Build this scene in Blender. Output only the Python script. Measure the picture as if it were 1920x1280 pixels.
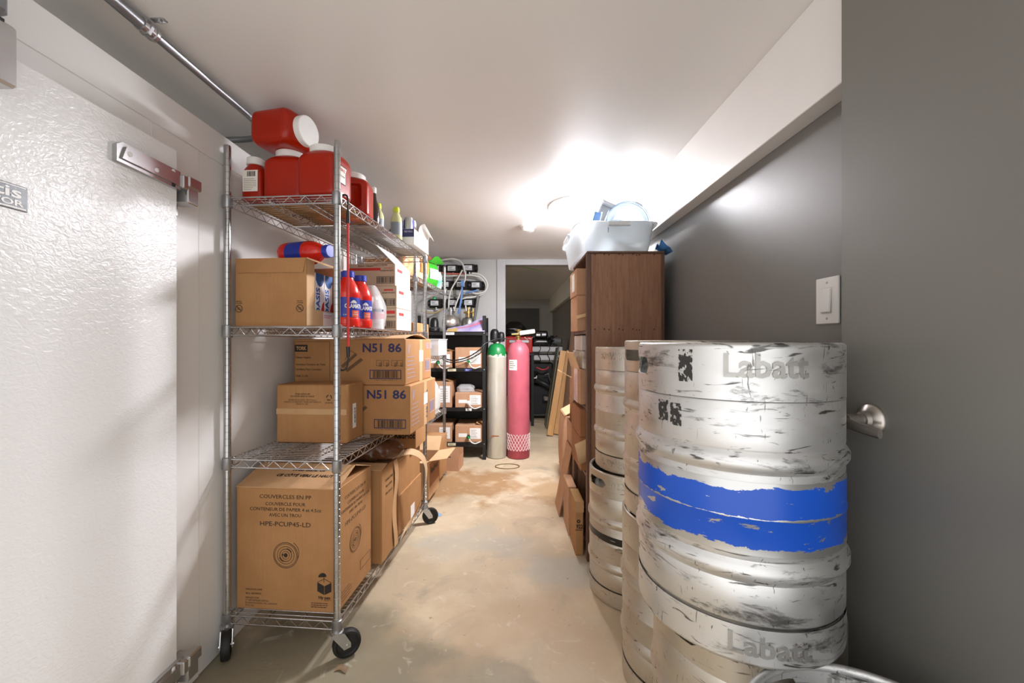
import bpy, math, random
from mathutils import Vector, Matrix, noise
random.seed(7)
R = math.radians
for o in list(bpy.data.objects):
    bpy.data.objects.remove(o)
scene = bpy.context.scene
COL = scene.collection

# ---------------------------------------------------------------- camera, world, exposure
F = 755.0            # focal length in pixels of the 1920 wide frame
CH = 1.19            # eye height
cam = bpy.data.cameras.new('camera')
cam.sensor_width = 36.0
cam.lens = F / 1920 * 36
cam.clip_start = 0.02
camo = bpy.data.objects.new('camera', cam)
camo.location = (0, 0, CH)
camo.rotation_euler = (R(90), 0, 0)
COL.objects.link(camo)
scene.camera = camo
w = bpy.data.worlds.new('world')
scene.world = w
w.use_nodes = True
w.node_tree.nodes['Background'].inputs[0].default_value = (1.0, 0.99, 0.98, 1)   # even light of the room behind the open door
w.node_tree.nodes['Background'].inputs[1].default_value = 1.08
scene.view_settings.view_transform = 'Standard'
scene.view_settings.look = 'None'
scene.view_settings.gamma = 1
scene.view_settings.use_curve_mapping = False
scene.view_settings.exposure = 0.75
DOME_POWER = 165.0     # emission of the dome light over the aisle

def P(px, py, Y):
    return Vector(((px - 960) / F * Y, Y, CH - (py - 640) / F * Y))

ROOM2_FILL_POWER = 22.0     # added unseen fill lamp that brightens the second room
# ---------------------------------------------------------------- materials
def lin(h):
    h = h.lstrip('#')
    c = [int(h[i:i + 2], 16) / 255 for i in (0, 2, 4)]
    return [(x / 12.92 if x <= 0.04045 else ((x + 0.055) / 1.055) ** 2.4) for x in c] + [1]

MATS = {}
def M(name, col, rough=0.5, metal=0.0, var=0.0, vscale=6.0, bump=0.0, bscale=40.0, alpha=1.0, trans=0.0,
      emit=None, estr=0.0, stretch=None, spec=0.5, col2=None, detail=4.0, coat=0.0):
    if name in MATS:
        return MATS[name]
    m = bpy.data.materials.new(name)
    m.use_nodes = True
    nt = m.node_tree
    b = nt.nodes['Principled BSDF']
    c = lin(col)
    b.inputs['Base Color'].default_value = c
    b.inputs['Roughness'].default_value = rough
    b.inputs['Metallic'].default_value = metal
    b.inputs['Specular IOR Level'].default_value = spec
    b.inputs['Alpha'].default_value = alpha
    b.inputs['Transmission Weight'].default_value = trans
    b.inputs['Coat Weight'].default_value = coat
    if emit:
        b.inputs['Emission Color'].default_value = lin(emit)
        b.inputs['Emission Strength'].default_value = estr
    tc = nt.nodes.new('ShaderNodeTexCoord')
    src = tc.outputs['Object']
    if stretch:
        mp = nt.nodes.new('ShaderNodeMapping')
        mp.inputs['Scale'].default_value = stretch
        nt.links.new(src, mp.inputs[0])
        src = mp.outputs[0]
    n = nt.nodes.new('ShaderNodeTexNoise')
    n.inputs['Scale'].default_value = vscale
    n.inputs['Detail'].default_value = detail
    nt.links.new(src, n.inputs['Vector'])
    mx = nt.nodes.new('ShaderNodeMix')
    mx.data_type = 'RGBA'
    c2 = lin(col2) if col2 else [x * (1 - var) for x in c[:3]] + [1]
    mx.inputs[6].default_value = c
    mx.inputs[7].default_value = c2
    rp = nt.nodes.new('ShaderNodeMapRange')
    rp.inputs[1].default_value = 0.35
    rp.inputs[2].default_value = 0.7
    nt.links.new(n.outputs['Fac'], rp.inputs[0])
    nt.links.new(rp.outputs[0], mx.inputs[0])
    nt.links.new(mx.outputs[2], b.inputs['Base Color'])
    if bump:
        n2 = nt.nodes.new('ShaderNodeTexNoise')
        n2.inputs['Scale'].default_value = bscale
        n2.inputs['Detail'].default_value = 3
        nt.links.new(src, n2.inputs['Vector'])
        bp = nt.nodes.new('ShaderNodeBump')
        bp.inputs['Strength'].default_value = bump
        bp.inputs['Distance'].default_value = 0.004
        nt.links.new(n2.outputs['Fac'], bp.inputs['Height'])
        nt.links.new(bp.outputs[0], b.inputs['Normal'])
    MATS[name] = m
    return m

def node_math(nt, op, a, b=None):
    n = nt.nodes.new('ShaderNodeMath'); n.operation = op
    for i, x in enumerate((a, b)):
        if x is None: continue
        if isinstance(x, (int, float)): n.inputs[i].default_value = x
        else: nt.links.new(x, n.inputs[i])
    return n.outputs[0]

def noise_mask(nt, src, scale, lo, hi, detail=5, rough=0.6, stretch=None, dist=0.0):
    if stretch:
        mp = nt.nodes.new('ShaderNodeMapping'); mp.inputs['Scale'].default_value = stretch
        nt.links.new(src, mp.inputs[0]); src = mp.outputs[0]
    n = nt.nodes.new('ShaderNodeTexNoise')
    n.inputs['Scale'].default_value = scale; n.inputs['Detail'].default_value = detail
    n.inputs['Roughness'].default_value = rough; n.inputs['Distortion'].default_value = dist
    nt.links.new(src, n.inputs['Vector'])
    r = nt.nodes.new('ShaderNodeMapRange')
    r.inputs[1].default_value = lo; r.inputs[2].default_value = hi
    nt.links.new(n.outputs['Fac'], r.inputs[0])
    return r.outputs[0]

def spot_mask(nt, src, c, rx, ry, rz=99.0, soft=0.5, wob=0.5, wscale=3.0):
    """a blotch with a ragged outline round the point c"""
    n = nt.nodes.new('ShaderNodeTexNoise'); n.inputs['Scale'].default_value = wscale; n.inputs['Detail'].default_value = 5
    nt.links.new(src, n.inputs['Vector'])
    mp = nt.nodes.new('ShaderNodeMapping')
    mp.inputs['Location'].default_value = (-c[0] / rx, -c[1] / ry, -c[2] / rz)
    mp.inputs['Scale'].default_value = (1 / rx, 1 / ry, 1 / rz)
    nt.links.new(src, mp.inputs[0])
    L = nt.nodes.new('ShaderNodeVectorMath'); L.operation = 'LENGTH'
    nt.links.new(mp.outputs[0], L.inputs[0])
    k = node_math(nt, 'MULTIPLY', node_math(nt, 'SUBTRACT', n.outputs['Fac'], 0.5), wob * 4)
    d = node_math(nt, 'ADD', L.outputs['Value'], k)
    r = nt.nodes.new('ShaderNodeMapRange')
    r.inputs[1].default_value = 1.0; r.inputs[2].default_value = 1.0 - soft
    nt.links.new(d, r.inputs[0])
    return r.outputs[0]

def mixc(nt, fac, a, b, k=1.0):
    mx = nt.nodes.new('ShaderNodeMix'); mx.data_type = 'RGBA'
    f = node_math(nt, 'MULTIPLY', fac, k) if k != 1.0 else fac
    nt.links.new(f, mx.inputs[0])
    for i, x in ((6, a), (7, b)):
        if isinstance(x, str): mx.inputs[i].default_value = lin(x)
        else: nt.links.new(x, mx.inputs[i])
    return mx.outputs[2]

def base_mat(name, rough=0.5, metal=0.0):
    m = bpy.data.materials.new(name); m.use_nodes = True
    nt = m.node_tree; b = nt.nodes['Principled BSDF']
    b.inputs['Roughness'].default_value = rough; b.inputs['Metallic'].default_value = metal
    tc = nt.nodes.new('ShaderNodeTexCoord')
    MATS[name] = m
    return m, nt, b, tc.outputs['Object']

def add_bump(nt, b, h, strength, dist=0.004):
    bp = nt.nodes.new('ShaderNodeBump'); bp.inputs['Strength'].default_value = strength; bp.inputs['Distance'].default_value = dist
    nt.links.new(h, bp.inputs['Height']); nt.links.new(bp.outputs[0], b.inputs['Normal'])

def floor_material():
    m, nt, b, src = base_mat('stained_concrete', 0.45)
    c = mixc(nt, noise_mask(nt, src, 1.3, 0.35, 0.65, 6), '#d3c1a3', '#beac8f')
    c = mixc(nt, noise_mask(nt, src, 2.3, 0.5, 0.68, 6, dist=0.6), c, '#dfcfb2', 0.9)
    c = mixc(nt, noise_mask(nt, src, 3.1, 0.56, 0.7, 7, dist=1.0), c, '#a99e89', 0.8)
    c = mixc(nt, spot_mask(nt, src, (-0.35, 3.35, 0), 0.55, 0.42, soft=0.5, wob=0.7, wscale=4), c, '#a1794c', 0.8)
    c = mixc(nt, spot_mask(nt, src, (0.3, 3.2, 0), 0.3, 0.3, soft=0.6, wob=0.8, wscale=5), c, '#b58f60', 0.55)
    c = mixc(nt, spot_mask(nt, src, (-0.15, 2.35, 0), 0.42, 0.25, soft=0.6, wob=0.6, wscale=3), c, '#b4b3a8', 0.6)
    c = mixc(nt, spot_mask(nt, src, (0.25, 2.1, 0), 0.25, 0.22, soft=0.6, wob=0.6, wscale=5), c, '#b2b1a6', 0.7)
    c = mixc(nt, spot_mask(nt, src, (-0.75, 1.45, 0), 0.55, 0.4, soft=0.4, wob=0.4, wscale=3), c, '#77725f', 0.75)
    c = mixc(nt, spot_mask(nt, src, (-0.2, 1.35, 0), 0.32, 0.24, soft=0.25, wob=0.4, wscale=4), c, '#8f8773', 0.7)
    c = mixc(nt, spot_mask(nt, src, (0.05, 1.7, 0), 0.5, 0.3, soft=0.6, wob=0.6, wscale=5), c, '#c2a585', 0.5)
    c = mixc(nt, noise_mask(nt, src, 9, 0.6, 0.7, 8, dist=1.5), c, '#ece4d2', 0.35)
    c = mixc(nt, noise_mask(nt, src, 24, 0.66, 0.72, 4), c, '#7d6b50', 0.6)
    nt.links.new(c, b.inputs['Base Color'])
    rr = noise_mask(nt, src, 2.0, 0.2, 0.8)
    rg = nt.nodes.new('ShaderNodeMapRange'); rg.inputs[3].default_value = 0.28; rg.inputs[4].default_value = 0.62
    nt.links.new(rr, rg.inputs[0]); nt.links.new(rg.outputs[0], b.inputs['Roughness'])
    add_bump(nt, b, noise_mask(nt, src, 7, 0.3, 0.75, 8, dist=0.8), 0.35, 0.004)
    return m

def steel_material(name, base='#c9c9c8', warm='#b7b2a8', dirt='#57544f', scuff=0.5, rough=0.33):
    m, nt, b, src = base_mat(name, rough, 0.92)
    c = mixc(nt, noise_mask(nt, src, 3, 0.35, 0.7), base, warm)
    c = mixc(nt, noise_mask(nt, src, 6, 0.68 - 0.1 * scuff, 0.72 - 0.06 * scuff, 8, 0.72, (1, 1, 3.5), 0.4), c, dirt, 0.8)
    c = mixc(nt, noise_mask(nt, src, 26, 0.66 - 0.03 * scuff, 0.70, 3, 0.5, (0.55, 0.55, 3.0), 1.2), c, dirt, 0.9)
    c = mixc(nt, noise_mask(nt, src, 34, 0.67, 0.70, 3, 0.5, (2.2, 2.2, 0.5), 1.5), c, dirt, 0.7)
    nt.links.new(c, b.inputs['Base Color'])
    rg = nt.nodes.new('ShaderNodeMapRange'); rg.inputs[3].default_value = rough - 0.08; rg.inputs[4].default_value = rough + 0.15
    nt.links.new(noise_mask(nt, src, 5, 0.3, 0.7, 5, 0.6, (1, 1, 4)), rg.inputs[0]); nt.links.new(rg.outputs[0], b.inputs['Roughness'])
    add_bump(nt, b, noise_mask(nt, src, 16, 0.3, 0.8, 4), 0.06, 0.004)
    return m

def band_material(name, paint, zmid, half, chip=0.6):
    """paint worn through to the steel, more so at the edges and along the weld"""
    m, nt, b, src = base_mat(name, 0.32)
    sep = nt.nodes.new('ShaderNodeSeparateXYZ'); nt.links.new(src, sep.inputs[0])
    dz = node_math(nt, 'ABSOLUTE', node_math(nt, 'SUBTRACT', sep.outputs[2], zmid))
    edge = nt.nodes.new('ShaderNodeMapRange')
    edge.inputs[1].default_value = half * 0.72; edge.inputs[2].default_value = half; edge.inputs[4].default_value = 0.3
    nt.links.new(dz, edge.inputs[0])
    weld = nt.nodes.new('ShaderNodeMapRange')
    weld.inputs[1].default_value = 0.0035; weld.inputs[2].default_value = 0.0; weld.inputs[4].default_value = 0.16
    nt.links.new(dz, weld.inputs[0])
    n = nt.nodes.new('ShaderNodeTexNoise'); n.inputs['Scale'].default_value = 13; n.inputs['Detail'].default_value = 7
    n.inputs['Roughness'].default_value = 0.68; n.inputs['Distortion'].default_value = 0.5
    mp = nt.nodes.new('ShaderNodeMapping'); mp.inputs['Scale'].default_value = (0.9, 0.9, 3.2)
    nt.links.new(src, mp.inputs[0]); nt.links.new(mp.outputs[0], n.inputs['Vector'])
    s = node_math(nt, 'ADD', node_math(nt, 'ADD', n.outputs['Fac'], edge.outputs[0]), weld.outputs[0])
    r = nt.nodes.new('ShaderNodeMapRange')
    r.inputs[1].default_value = 0.70 - 0.07 * chip; r.inputs[2].default_value = 0.71 - 0.07 * chip
    nt.links.new(s, r.inputs[0])
    c = mixc(nt, r.outputs[0], paint, '#c9c9c8')
    nt.links.new(c, b.inputs['Base Color']); nt.links.new(node_math(nt, 'MULTIPLY', r.outputs[0], 0.9), b.inputs['Metallic'])
    return m

def embossed_material():
    m, nt, b, src = base_mat('embossed_white_panel', 0.3)
    b.inputs['Base Color'].default_value = lin('#e8e8e7')
    n = nt.nodes.new('ShaderNodeTexNoise'); n.inputs['Scale'].default_value = 62; n.inputs['Detail'].default_value = 2.5; n.inputs['Distortion'].default_value = 1.2
    mp = nt.nodes.new('ShaderNodeMapping'); mp.inputs['Scale'].default_value = (1, 1, 1.5)
    nt.links.new(src, mp.inputs[0]); nt.links.new(mp.outputs[0], n.inputs['Vector'])
    add_bump(nt, b, n.outputs['Fac'], 0.45, 0.003)
    return m

def wood_material(name, a, bcol, grain=(14, 14, 0.7), rough=0.5, k=0.9):
    m, nt, b, src = base_mat(name, rough)
    c = mixc(nt, noise_mask(nt, src, 3.0, 0.35, 0.68, 8, 0.65, grain, 0.4), a, bcol, k)
    c = mixc(nt, noise_mask(nt, src, 22, 0.58, 0.66, 4, 0.6, (grain[0] / 5, grain[1] / 5, grain[2])), c, bcol, 0.5)
    nt.links.new(c, b.inputs['Base Color'])
    add_bump(nt, b, noise_mask(nt, src, 5, 0.3, 0.8, 6, 0.6, grain), 0.15, 0.002)
    return m

def card_material(name, a, bcol):
    m, nt, b, src = base_mat(name, 0.75)
    b.inputs['Specular IOR Level'].default_value = 0.25
    c = mixc(nt, noise_mask(nt, src, 5, 0.35, 0.7, 5), a, bcol)
    c = mixc(nt, noise_mask(nt, src, 2, 0.4, 0.7, 3, 0.5, (60, 60, 3)), c, bcol, 0.35)
    nt.links.new(c, b.inputs['Base Color'])
    add_bump(nt, b, noise_mask(nt, src, 6, 0.3, 0.8, 3), 0.12, 0.004)
    return m

floor_m = floor_material()
ceil_m = M('ceiling_paint', '#ebe8e4', 0.38, var=0.03, vscale=1.5, bump=0.05, bscale=9, spec=0.4)
soffit_m = M('soffit_paint', '#eae7e3', 0.45, var=0.02, bump=0.05, bscale=12)
grey_m = M('grey_wall_paint', '#7f7d7a', 0.42, var=0.06, vscale=2.5, bump=0.06, bscale=45)
dgrey_m = M('grey_door_paint', '#76746f', 0.4, var=0.05, vscale=2.0, bump=0.03, bscale=12)
back_m = M('pale_grey_wall_paint', '#b4b4b1', 0.5, var=0.04, vscale=3)
frame_m = M('grey_door_frame_paint', '#b2b2b2', 0.4, var=0.04, vscale=4)
room2_m = M('second_room_paint', '#aeada8', 0.7, var=0.08, vscale=3)
smooth_white_m = M('smooth_white_panel', '#e6e5e2', 0.33, var=0.03, vscale=3, bump=0.03, bscale=30)
emboss_m = embossed_material()
chrome_m = M('chrome_wire', '#d4d4d5', 0.16, 0.95, var=0.25, vscale=25)
post_m = M('chrome_post', '#c4c5c6', 0.17, 0.95, var=0.3, vscale=18, stretch=(1, 1, 0.4))
nickel_m = M('brushed_nickel', '#b9b2ab', 0.3, 0.95, var=0.08, vscale=30)
hinge_m = M('satin_chrome', '#c3c3c4', 0.25, 0.9, var=0.1, vscale=20)
galv_m = M('galvanised_conduit', '#9b9da0', 0.38, 0.8, var=0.2, vscale=14)
black_m = M('black_plastic', '#161616', 0.4, var=0.2)
blackmetal_m = M('black_steel', '#1d1d1e', 0.45, 0.1, var=0.25)
rubber_m = M('black_rubber', '#1a1917', 0.6, var=0.3)
dgrey_plastic_m = M('dark_grey_plastic', '#55575a', 0.45, var=0.1)
white_pl_m = M('white_plastic', '#ecebe8', 0.35, var=0.03)
paper_m = M('white_paper', '#efeeea', 0.7, var=0.05)
card_m = card_material('cardboard', '#b28559', '#a3764b')
card_light_m = card_material('light_cardboard', '#cba37a', '#bb9268')
card_pink_m = card_material('pinkish_cardboard', '#c59a78', '#b3886a')
card_in_m = card_material('cardboard_inside', '#d6b48c', '#c9a57b')
card_red_m = card_material('reddish_cardboard', '#a4714c', '#91613f')
tape_m = M('packing_tape', '#c39a6c', 0.2, var=0.1, vscale=20)
ink_m = M('black_ink', '#2a211a', 0.7, var=0.2)
soft_ink_m = M('faded_ink', '#6d5236', 0.8, var=0.2)
navy_m = M('navy_ink', '#2b2c5c', 0.7, var=0.15)
pale_ink_m = M('pale_violet_ink', '#a79aa8', 0.8)
red_ink_m = M('red_ink', '#c8302a', 0.6)
blue_ink_m = M('blue_ink', '#2458a8', 0.5)
ketchup_m = M('ketchup_red_plastic', '#a92208', 0.3, var=0.15, vscale=5, spec=0.35)
juice_m = M('tomato_juice_bottle', '#e2281c', 0.18, var=0.1, coat=0.4)
blue_label_m = M('blue_label', '#2438a4', 0.35, var=0.05)
steel_front_m = steel_material('scuffed_keg_steel', '#dedede', '#cfcecb', '#4c4a47', 1.25, 0.42)
steel_m = steel_material('worn_keg_steel', '#d2cec6', '#c0b7a8', '#7a7266', 0.3, 0.4)  # warm tint paints in the reflection of the cartons, over worn steel
blue_band_m = band_material('chipped_blue_paint', '#0f50be', 0.272, 0.064, 1.15)
black_band_m = band_material('chipped_black_paint', '#1c1b1a', 0.30, 0.018, 0.2)
letter_m = steel_material('relief_shaded_steel_lettering', '#b9b8b5', '#a3a19d', '#55534f', 0.6, 0.45)  # darker tone imitates shading on the raised letters; scuffs are wear
sticker_m = M('worn_black_sticker', '#33302d', 0.6, var=0.3, vscale=40)
brown_wood_m = wood_material('brown_wood_veneer', '#9c7155', '#7a543d', (22, 22, 1.6))
dark_wood_m = wood_material('dark_brown_edge', '#6b4937', '#4a3226', (30, 30, 1.0))
pine_m = wood_material('pine_board', '#cfa06a', '#b58450', (24, 24, 1.0))
ply_m = wood_material('old_plywood', '#8b6d50', '#6f5640', (18, 18, 1.0))
tote_m = M('milky_white_plastic', '#eef3f5', 0.3, var=0.02, trans=0.35)
steel_poly_m = M('polished_steel', '#d4d0c6', 0.36, 0.95, var=0.1)
green_m = M('green_plastic', '#1c9a4a', 0.35, var=0.1)
clear_m = M('clear_plastic_film', '#eef0f0', 0.15, alpha=0.38, var=0.05, bump=0.6, bscale=25)
glow_m = M('lit_diffuser', '#ffffff', 0.4, emit='#fbf9ff', estr=DOME_POWER)

fill_glow_m = M('added_fill_diffuser', '#ffffff', 0.4, emit='#fff3e0', estr=ROOM2_FILL_POWER)
# ---------------------------------------------------------------- mesh helpers
class MB:
    def __init__(s):
        s.v = []; s.f = []
    def add(s, vs, fs, T=None):
        o = len(s.v)
        for p in vs:
            p = Vector(p)
            s.v.append(T @ p if T else p)
        for f in fs:
            s.f.append([i + o for i in f])
        return s
    def box(s, x0, x1, y0, y1, z0, z1, T=None):
        vs = [(x, y, z) for z in (z0, z1) for y in (y0, y1) for x in (x0, x1)]
        return s.add(vs, [(0, 2, 3, 1), (4, 5, 7, 6), (0, 1, 5, 4), (2, 6, 7, 3), (0, 4, 6, 2), (1, 3, 7, 5)], T)
    def rbox(s, x0, x1, y0, y1, z0, z1, b=0.004, T=None):
        """box with bevelled edges"""
        b = min(b, (x1 - x0) * 0.45, (y1 - y0) * 0.45, (z1 - z0) * 0.45)
        vs = []; idx = {}
        for sx in (0, 1):
            for sy in (0, 1):
                for sz in (0, 1):
                    for ax in range(3):
                        p = [(x0, x1)[sx], (y0, y1)[sy], (z0, z1)[sz]]
                        for k, sg in enumerate((sx, sy, sz)):
                            if k != ax:
                                p[k] += b if sg == 0 else -b
                        idx[(sx, sy, sz, ax)] = len(vs); vs.append(p)
        fs = []
        for ax in range(3):
            u, v = [k for k in range(3) if k != ax]
            for sg in (0, 1):
                q = []
                for (a, c) in ((0, 0), (1, 0), (1, 1), (0, 1)):
                    t = [0, 0, 0]; t[ax] = sg; t[u] = a; t[v] = c
                    q.append(idx[(*t, ax)])
                flip = (sg == 0) != (ax == 1)
                fs.append(q[::-1] if flip else q)
        for ax in range(3):          # edges along ax
            u, v = [k for k in range(3) if k != ax]
            for a in (0, 1):
                for c in (0, 1):
                    t0 = [0, 0, 0]; t0[u] = a; t0[v] = c; t1 = list(t0); t1[ax] = 1
                    fs.append([idx[(*t0, u)], idx[(*t1, u)], idx[(*t1, v)], idx[(*t0, v)]])
        for sx in (0, 1):
            for sy in (0, 1):
                for sz in (0, 1):
                    fs.append([idx[(sx, sy, sz, k)] for k in range(3)])
        return s.add(vs, fs, T)
    def tube(s, pts, r, n=8, cap=True, closed=False, T=None):
        pts = [Vector(p) for p in pts]
        m = len(pts); vs = []; fs = []
        up = None
        for i, p in enumerate(pts):
            if closed: d = pts[(i + 1) % m] - pts[i - 1]
            else: d = pts[min(i + 1, m - 1)] - pts[max(i - 1, 0)]
            if d.length < 1e-9: d = Vector((0, 0, 1))
            d.normalize()
            if up is None:
                up = Vector((0, 0, 1)) if abs(d.z) < 0.9 else Vector((1, 0, 0))
            a = d.cross(up)
            if a.length < 1e-6: a = d.cross(Vector((1, 0.3, 0.2)))
            a.normalize(); b2 = a.cross(d).normalized(); up = b2
            rr = r[i] if isinstance(r, (list, tuple)) else r
            for k in range(n):
                t = 2 * math.pi * k / n
                vs.append(p + (a * math.cos(t) + b2 * math.sin(t)) * rr)
        for i in range(m if closed else m - 1):
            j = (i + 1) % m
            for k in range(n):
                k2 = (k + 1) % n
                fs.append((i * n + k, i * n + k2, j * n + k2, j * n + k))
        if cap and not closed:
            fs.append(tuple(range(n))[::-1]); fs.append(tuple((m - 1) * n + k for k in range(n)))
        return s.add(vs, fs, T)
    def lathe(s, prof, n=32, T=None, cap0=True, cap1=True):
        """profile of (r, z) turned about z"""
        vs = []; fs = []
        for (r, z) in prof:
            for k in range(n):
                t = 2 * math.pi * k / n
                vs.append((r * math.cos(t), r * math.sin(t), z))
        for i in range(len(prof) - 1):
            for k in range(n):
                k2 = (k + 1) % n
                fs.append((i * n + k, i * n + k2, (i + 1) * n + k2, (i + 1) * n + k))
        if cap0: fs.append(tuple(range(n))[::-1])
        if cap1: fs.append(tuple((len(prof) - 1) * n + k for k in range(n)))
        return s.add(vs, fs, T)
    def prism(s, poly, z0, z1, T=None):
        n = len(poly)
        vs = [(x, y, z0) for x, y in poly] + [(x, y, z1) for x, y in poly]
        fs = [tuple(range(n))[::-1], tuple(range(n, 2 * n))] + [(i, (i + 1) % n, n + (i + 1) % n, n + i) for i in range(n)]
        return s.add(vs, fs, T)
    def loft(s, rings, T=None, cap=True):
        n = len(rings[0]); vs = [p for r in rings for p in r]; fs = []
        for i in range(len(rings) - 1):
            for k in range(n):
                k2 = (k + 1) % n
                fs.append((i * n + k, i * n + k2, (i + 1) * n + k2, (i + 1) * n + k))
        if cap:
            fs.append(tuple(range(n))[::-1]); fs.append(tuple((len(rings) - 1) * n + k for k in range(n)))
        return s.add(vs, fs, T)
    def sheet(s, f, nu, nv, th=0.001, T=None):
        """thin curved sheet: f(u, v) -> point, given a little thickness"""
        g = [[Vector(f(i / nu, j / nv)) for j in range(nv + 1)] for i in range(nu + 1)]
        nrm = [[None] * (nv + 1) for _ in range(nu + 1)]
        for i in range(nu + 1):
            for j in range(nv + 1):
                a = g[min(i + 1, nu)][j] - g[max(i - 1, 0)][j]
                b = g[i][min(j + 1, nv)] - g[i][max(j - 1, 0)]
                c = a.cross(b); nrm[i][j] = c.normalized() if c.length > 1e-12 else Vector((0, 0, 1))
        W = nv + 1; N = (nu + 1) * W
        vs = [g[i][j] + nrm[i][j] * th / 2 for i in range(nu + 1) for j in range(W)] + [g[i][j] - nrm[i][j] * th / 2 for i in range(nu + 1) for j in range(W)]
        fs = []
        for i in range(nu):
            for j in range(nv):
                q = (i * W + j, (i + 1) * W + j, (i + 1) * W + j + 1, i * W + j + 1)
                fs.append(q); fs.append(tuple(N + k for k in q[::-1]))
        for i in range(nu):
            for j in (0, nv):
                fs.append((i * W + j, (i + 1) * W + j, N + (i + 1) * W + j, N + i * W + j))
        for j in range(nv):
            for i in (0, nu):
                fs.append((i * W + j, i * W + j + 1, N + i * W + j + 1, N + i * W + j))
        return s.add(vs, fs, T)
    def mesh(s, name, mat, smooth=30):
        me = bpy.data.meshes.new(name)
        me.from_pydata([tuple(v) for v in s.v], [], s.f)
        me.materials.append(mat)
        if smooth:
            me.shade_smooth(); me.set_sharp_from_angle(angle=R(smooth))
        me.update()
        return me
    def build(s, name, mat, parent=None, smooth=30, loc=None, rot=None, label=None, kind=None):
        return place(name, s.mesh(name, mat, smooth), parent, loc, rot, label, kind)

def place(name, me, parent=None, loc=None, rot=None, label=None, kind=None):
    o = bpy.data.objects.new(name, me)
    COL.objects.link(o)
    o.parent = parent
    if loc is not None: o.location = loc
    if rot is not None: o.rotation_euler = rot
    if label: o['label'] = label
    if kind: o['kind'] = kind
    return o

def thing(name, label, cat, loc=(0, 0, 0), rot=0.0, group=None):
    o = bpy.data.objects.new(name, None)
    COL.objects.link(o)
    o.empty_display_size = 0.05
    o.location = loc
    o.rotation_euler = rot if isinstance(rot, (tuple, list)) else (0, 0, rot)
    o['label'] = label; o['category'] = cat
    if group: o['group'] = group
    return o

def tag(o, label, cat, group=None):
    o['label'] = label; o['category'] = cat
    if group: o['group'] = group
    return o

def struct(name, mb, mat, parent=None, smooth=30):
    o = mb.build(name, mat, parent, smooth)
    if parent is None: o['kind'] = 'structure'
    return o

def copy_tree(o, parent=None, label=None, loc=None, rot=None):
    c = o.copy(); COL.objects.link(c); c.parent = parent
    if label: c['label'] = label
    if loc is not None: c.location = loc
    if rot is not None: c.rotation_euler = rot if isinstance(rot, (tuple, list)) else (0, 0, rot)
    for ch in [x for x in bpy.data.objects if x.parent == o]:
        copy_tree(ch, c)
    return c

def basis(o, xd, yd):
    xd = Vector(xd).normalized(); yd = Vector(yd).normalized(); zd = xd.cross(yd)
    m = Matrix((xd, yd, zd)).transposed().to_4x4()
    m.translation = Vector(o)
    return m

def text(parent, s, h, o, xd, yd, mat, width=None, align='CENTER', bold=0.0, ext=0.0003, bend=None, name='lettering', shear=0.0):
    """flat lettering of cap height h; bend=(radius, angle, z) wraps it round a drum, on the inside for a negative radius"""
    cu = bpy.data.curves.new(name, 'FONT')
    cu.body = s; cu.size = h / 0.7; cu.align_x = align; cu.align_y = 'CENTER'
    cu.offset = bold * h; cu.extrude = ext; cu.resolution_u = 2; cu.shear = shear
    t = bpy.data.objects.new(name, cu)
    me = bpy.data.meshes.new_from_object(t)
    bpy.data.objects.remove(t); bpy.data.curves.remove(cu)
    if not len(me.vertices): return None
    if width:
        xs = [v.co.x for v in me.vertices]; k = width / (max(xs) - min(xs))
        for v in me.vertices: v.co.x *= k
    if bend:
        rad, a0, z0 = bend
        for v in me.vertices:
            a = a0 + v.co.x / abs(rad)
            r = abs(rad) + (v.co.z if rad > 0 else -v.co.z)
            v.co = (r * math.cos(a), r * math.sin(a), z0 + v.co.y)
    else:
        me.transform(basis(o, xd, yd))
    me.materials.clear(); me.materials.append(mat)
    me.name = name
    return place(name, me, parent)

def decal(parent, name, mat, o, xd, yd, polys, ext=0.0005, label=None):
    """flat print made of polygons in the plane o, xd, yd"""
    mb = MB(); T = basis(o, xd, yd)
    for p in polys: mb.prism(p, 0, ext, T)
    return mb.build(name, mat, parent, 0, label=label)

def rect(x0, x1, y0, y1): return [(x0, y0), (x1, y0), (x1, y1), (x0, y1)]
def outline(x0, x1, y0, y1, t): return [rect(x0, x1, y0, y0 + t), rect(x0, x1, y1 - t, y1), rect(x0, x0 + t, y0, y1), rect(x1 - t, x1, y0, y1)]
def ring2(r0, r1, n=36, a0=0.0, a1=360.0, c=(0, 0)):
    out = []
    for i in range(n):
        a = R(a0 + (a1 - a0) * i / n); b = R(a0 + (a1 - a0) * (i + 1) / n)
        out.append([(c[0] + r0 * math.cos(a), c[1] + r0 * math.sin(a)), (c[0] + r1 * math.cos(a), c[1] + r1 * math.sin(a)),
                    (c[0] + r1 * math.cos(b), c[1] + r1 * math.sin(b)), (c[0] + r0 * math.cos(b), c[1] + r0 * math.sin(b))])
    return out
def barcode_polys(w, h, n=40, seed=3):
    rnd = random.Random(seed); out = []; x = -w / 2
    while x < w / 2:
        b = rnd.choice((0.6, 1, 1.6)) * w / n / 1.3
        out.append(rect(x, min(x + b, w / 2), -h / 2, h / 2)); x += b + rnd.choice((0.6, 1, 1.4)) * w / n / 1.3
    return out
def lines_polys(w, n, pitch, t, seed=1, left=True):
    """rows of print too small to read"""
    rnd = random.Random(seed); out = []
    for i in range(n):
        x = 0.0; end = w * rnd.uniform(0.6, 1.0)
        while x < end:
            l = rnd.uniform(0.04, 0.14) * w
            out.append(rect(x, min(x + l, end), -i * pitch - t / 2, -i * pitch + t / 2)); x += l + 0.02 * w
    return out
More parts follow.
